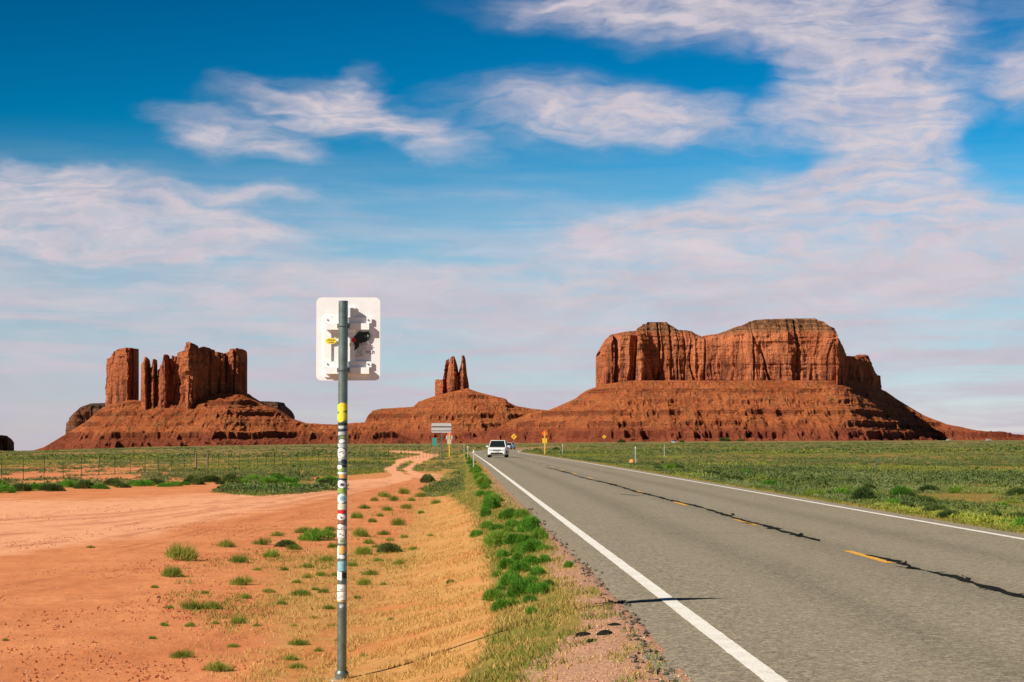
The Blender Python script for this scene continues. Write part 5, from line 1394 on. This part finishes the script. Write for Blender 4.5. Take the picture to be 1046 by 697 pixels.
def vehicle(name, loc, rz, paint_, label, cat, L=4.7, Wd=1.9, H=1.72, belt=1.02, hood=1.02, suv=True):
    root = empty(name, loc, rz); tag(root, label, cat)
    h = Wd / 2
    secs = [(-L / 2, ring(h * .86, .38, .80, .08)), (-L / 2 + .10, ring(h * .95, .27, .90, .10)), (-L / 2 + .35, ring(h, .24, hood - .05, .12)), (-L / 2 + 1.25, ring(h, .24, hood + .02, .12)), (0, ring(h, .24, belt, .10)), (L / 2 - .8, ring(h, .24, belt + .02, .10)), (L / 2 - .12, ring(h * .96, .27, belt, .10)), (L / 2, ring(h * .88, .40, belt - .1, .08))]
    loft(secs).build('body', paint_, root, smooth=True)
    # cabin: dark glass with pillars and a painted roof
    y0, y1 = -L / 2 + 1.15, (L / 2 - .15 if suv else L / 2 - .9)
    rb = .55 if suv else .8
    cab = [(y0, ring(h * .90, belt - .05, belt + .02, .01, .01)), (y0 + .62, ring(h * .78, belt - .05, H - .06, .08, .04)), (y1 - rb, ring(h * .77, belt - .05, H - .05, .08, .04)), (y1, ring(h * .86, belt - .05, belt + .05, .01, .01))]
    # wedge-like greenhouse: build as plain loft
    b_ = MB(); hb, ht = h * .90, h * .72
    P_ = [(-hb, y0, belt), (hb, y0, belt), (hb, y1, belt), (-hb, y1, belt), (-ht, y0 + .70, H - .05), (ht, y0 + .70, H - .05), (ht, y1 - rb * .6, H - .05), (-ht, y1 - rb * .6, H - .05)]
    b_.add(P_, [(3, 2, 1, 0), (4, 5, 6, 7), (0, 1, 5, 4), (1, 2, 6, 5), (2, 3, 7, 6), (3, 0, 4, 7)])
    b_.build('windows', M['glass'], root)
    b_ = MB(); b_.rrect((0, (y0 + .66 + y1 - rb * .6) / 2, H - .02), (2 * ht + .06, (y1 - rb * .6) - (y0 + .66), .06), .12, axis='Z'); b_.build('roof', paint_, root, smooth=True)
    b_ = MB()
    for sx in (-1, 1):
        b_.cyl((sx * hb, y0, belt), (sx * ht, y0 + .70, H - .03), .035, n=6); b_.cyl((sx * (hb + .005), (y0 + y1) / 2, belt), (sx * (ht + .01), (y0 + y1) / 2 + .03, H - .04), .03, n=6); b_.cyl((sx * hb, y1, belt), (sx * ht, y1 - rb * .6, H - .03), .05, n=6)
    b_.build('pillars', paint_, root)
    for (sx, sy) in ((-1, -1), (1, -1), (-1, 1), (1, 1)):
        c = Vector((sx * (h - .10), sy * (L / 2 - .88), .355))
        b_ = MB(); b_.cyl((c.x - .11, c.y, c.z), (c.x + .11, c.y, c.z), .355, n=28); wh = b_.build('wheel', M['tyre'], root, smooth=True)
        b_ = MB(); b_.cyl((c.x + sx * .112, c.y, c.z), (c.x + sx * .122, c.y, c.z), .24, .21, n=20); b_.build('rim', M['rim'], wh, smooth=True)
    for sx in (-1, 1):
        b_ = MB(); b_.rrect((sx * h * .70, -L / 2 + .035, .76), (.36, .10, .15), .05); b_.build('headlight', M['lamp'], root, smooth=True)
        b_ = MB(); b_.cyl((sx * h * .72, -L / 2 + .01, .47), (sx * h * .72, -L / 2 + .06, .47), .06, n=12); b_.build('fog_light', M['lamp'], root)
        b_ = MB(); b_.rrect((sx * (h + .09), y0 + .35, belt + .10), (.20, .12, .15), .05); b_.build('wing_mirror', paint_, root, smooth=True)
    b_ = MB(); b_.rrect((0, -L / 2 - .004, .74), (h * .92, .03, .13), .03); gr = b_.build('grille', M['grille'], root)
    b_ = MB(); b_.rrect((0, -L / 2 + .02, .41), (h * 1.25, .08, .16), .05); b_.build('lower_intake', M['trim'], root)
    b_ = MB(); b_.box((0, -L / 2 - .03, .56), (.32, .015, .15)); b_.build('number_plate', M['alum'], root)
    b_ = MB(); b_.box((0, 0, .27), (Wd * .8, L * .8, .12)); b_.build('underbody', M['trim'], root)
    return root
def on_road(px, Y):
    X = ray(px, 460)[0] * Y
    return (X, Y, float(road_z(X, Y)) + .004)
vehicle('white_suv', on_road(508.8, 208), R(-3.0), M['car_white'], 'white SUV with a dark windscreen driving towards the viewer in the left lane', 'car')
vehicle('distant_car', on_road(520.2, 455), R(-16), M['car_silver'], 'pale silver car far down the road behind the white SUV', 'car', L=4.6, Wd=1.85, H=1.5, suv=False, belt=.95, hood=.9)
# parked far off on the plain
X, z = ground_at(689, 1500)
vehicle('parked_van', (X, 1500, z), R(30), M['car_silver'], 'tiny pale vehicle parked on the plain below the big mesa', 'van', L=5.4, Wd=2.0, H=2.3, belt=1.2)
def trailer(px, D, L_, label):
    X, z = ground_at(px, D)
    root = empty('trailer_home', (X, D, z), R(8)); tag(root, label, 'trailer home'); root.scale = (.8, .8, .7)
    b_ = MB(); b_.box((0, 0, 1.6), (L_, 3.4, 2.6)); b_.build('wall', M['concrete'], root)
    b_ = MB(); b_.add([(-L_ / 2 - .2, -1.9, 2.9), (L_ / 2 + .2, -1.9, 2.9), (L_ / 2 + .2, 1.9, 2.9), (-L_ / 2 - .2, 1.9, 2.9), (-L_ / 2 - .2, 0, 3.6), (L_ / 2 + .2, 0, 3.6)], [(0, 1, 5, 4), (2, 3, 4, 5), (0, 4, 3), (1, 2, 5), (0, 3, 2, 1)]); b_.build('roof', M['alum'], root)
    for q in (-.3, .05): 
        b_ = MB(); b_.box((L_ * q, -1.72, 1.8), (1.0, .06, .8)); b_.build('window', M['glass'], root)
    b_ = MB(); b_.box((L_ * .33, -1.72, 1.3), (.9, .06, 2.0)); b_.build('door', M['trim'], root)
    b_ = MB(); b_.box((0, 0, .15), (L_ * .95, 3.2, .3)); b_.build('skirting', M['concrete'], root)
trailer(969, 3000, 7, 'small white trailer home under the right slope of the mesa')
trailer(1010, 3000, 9, 'white trailer home nearest the right edge of the view')
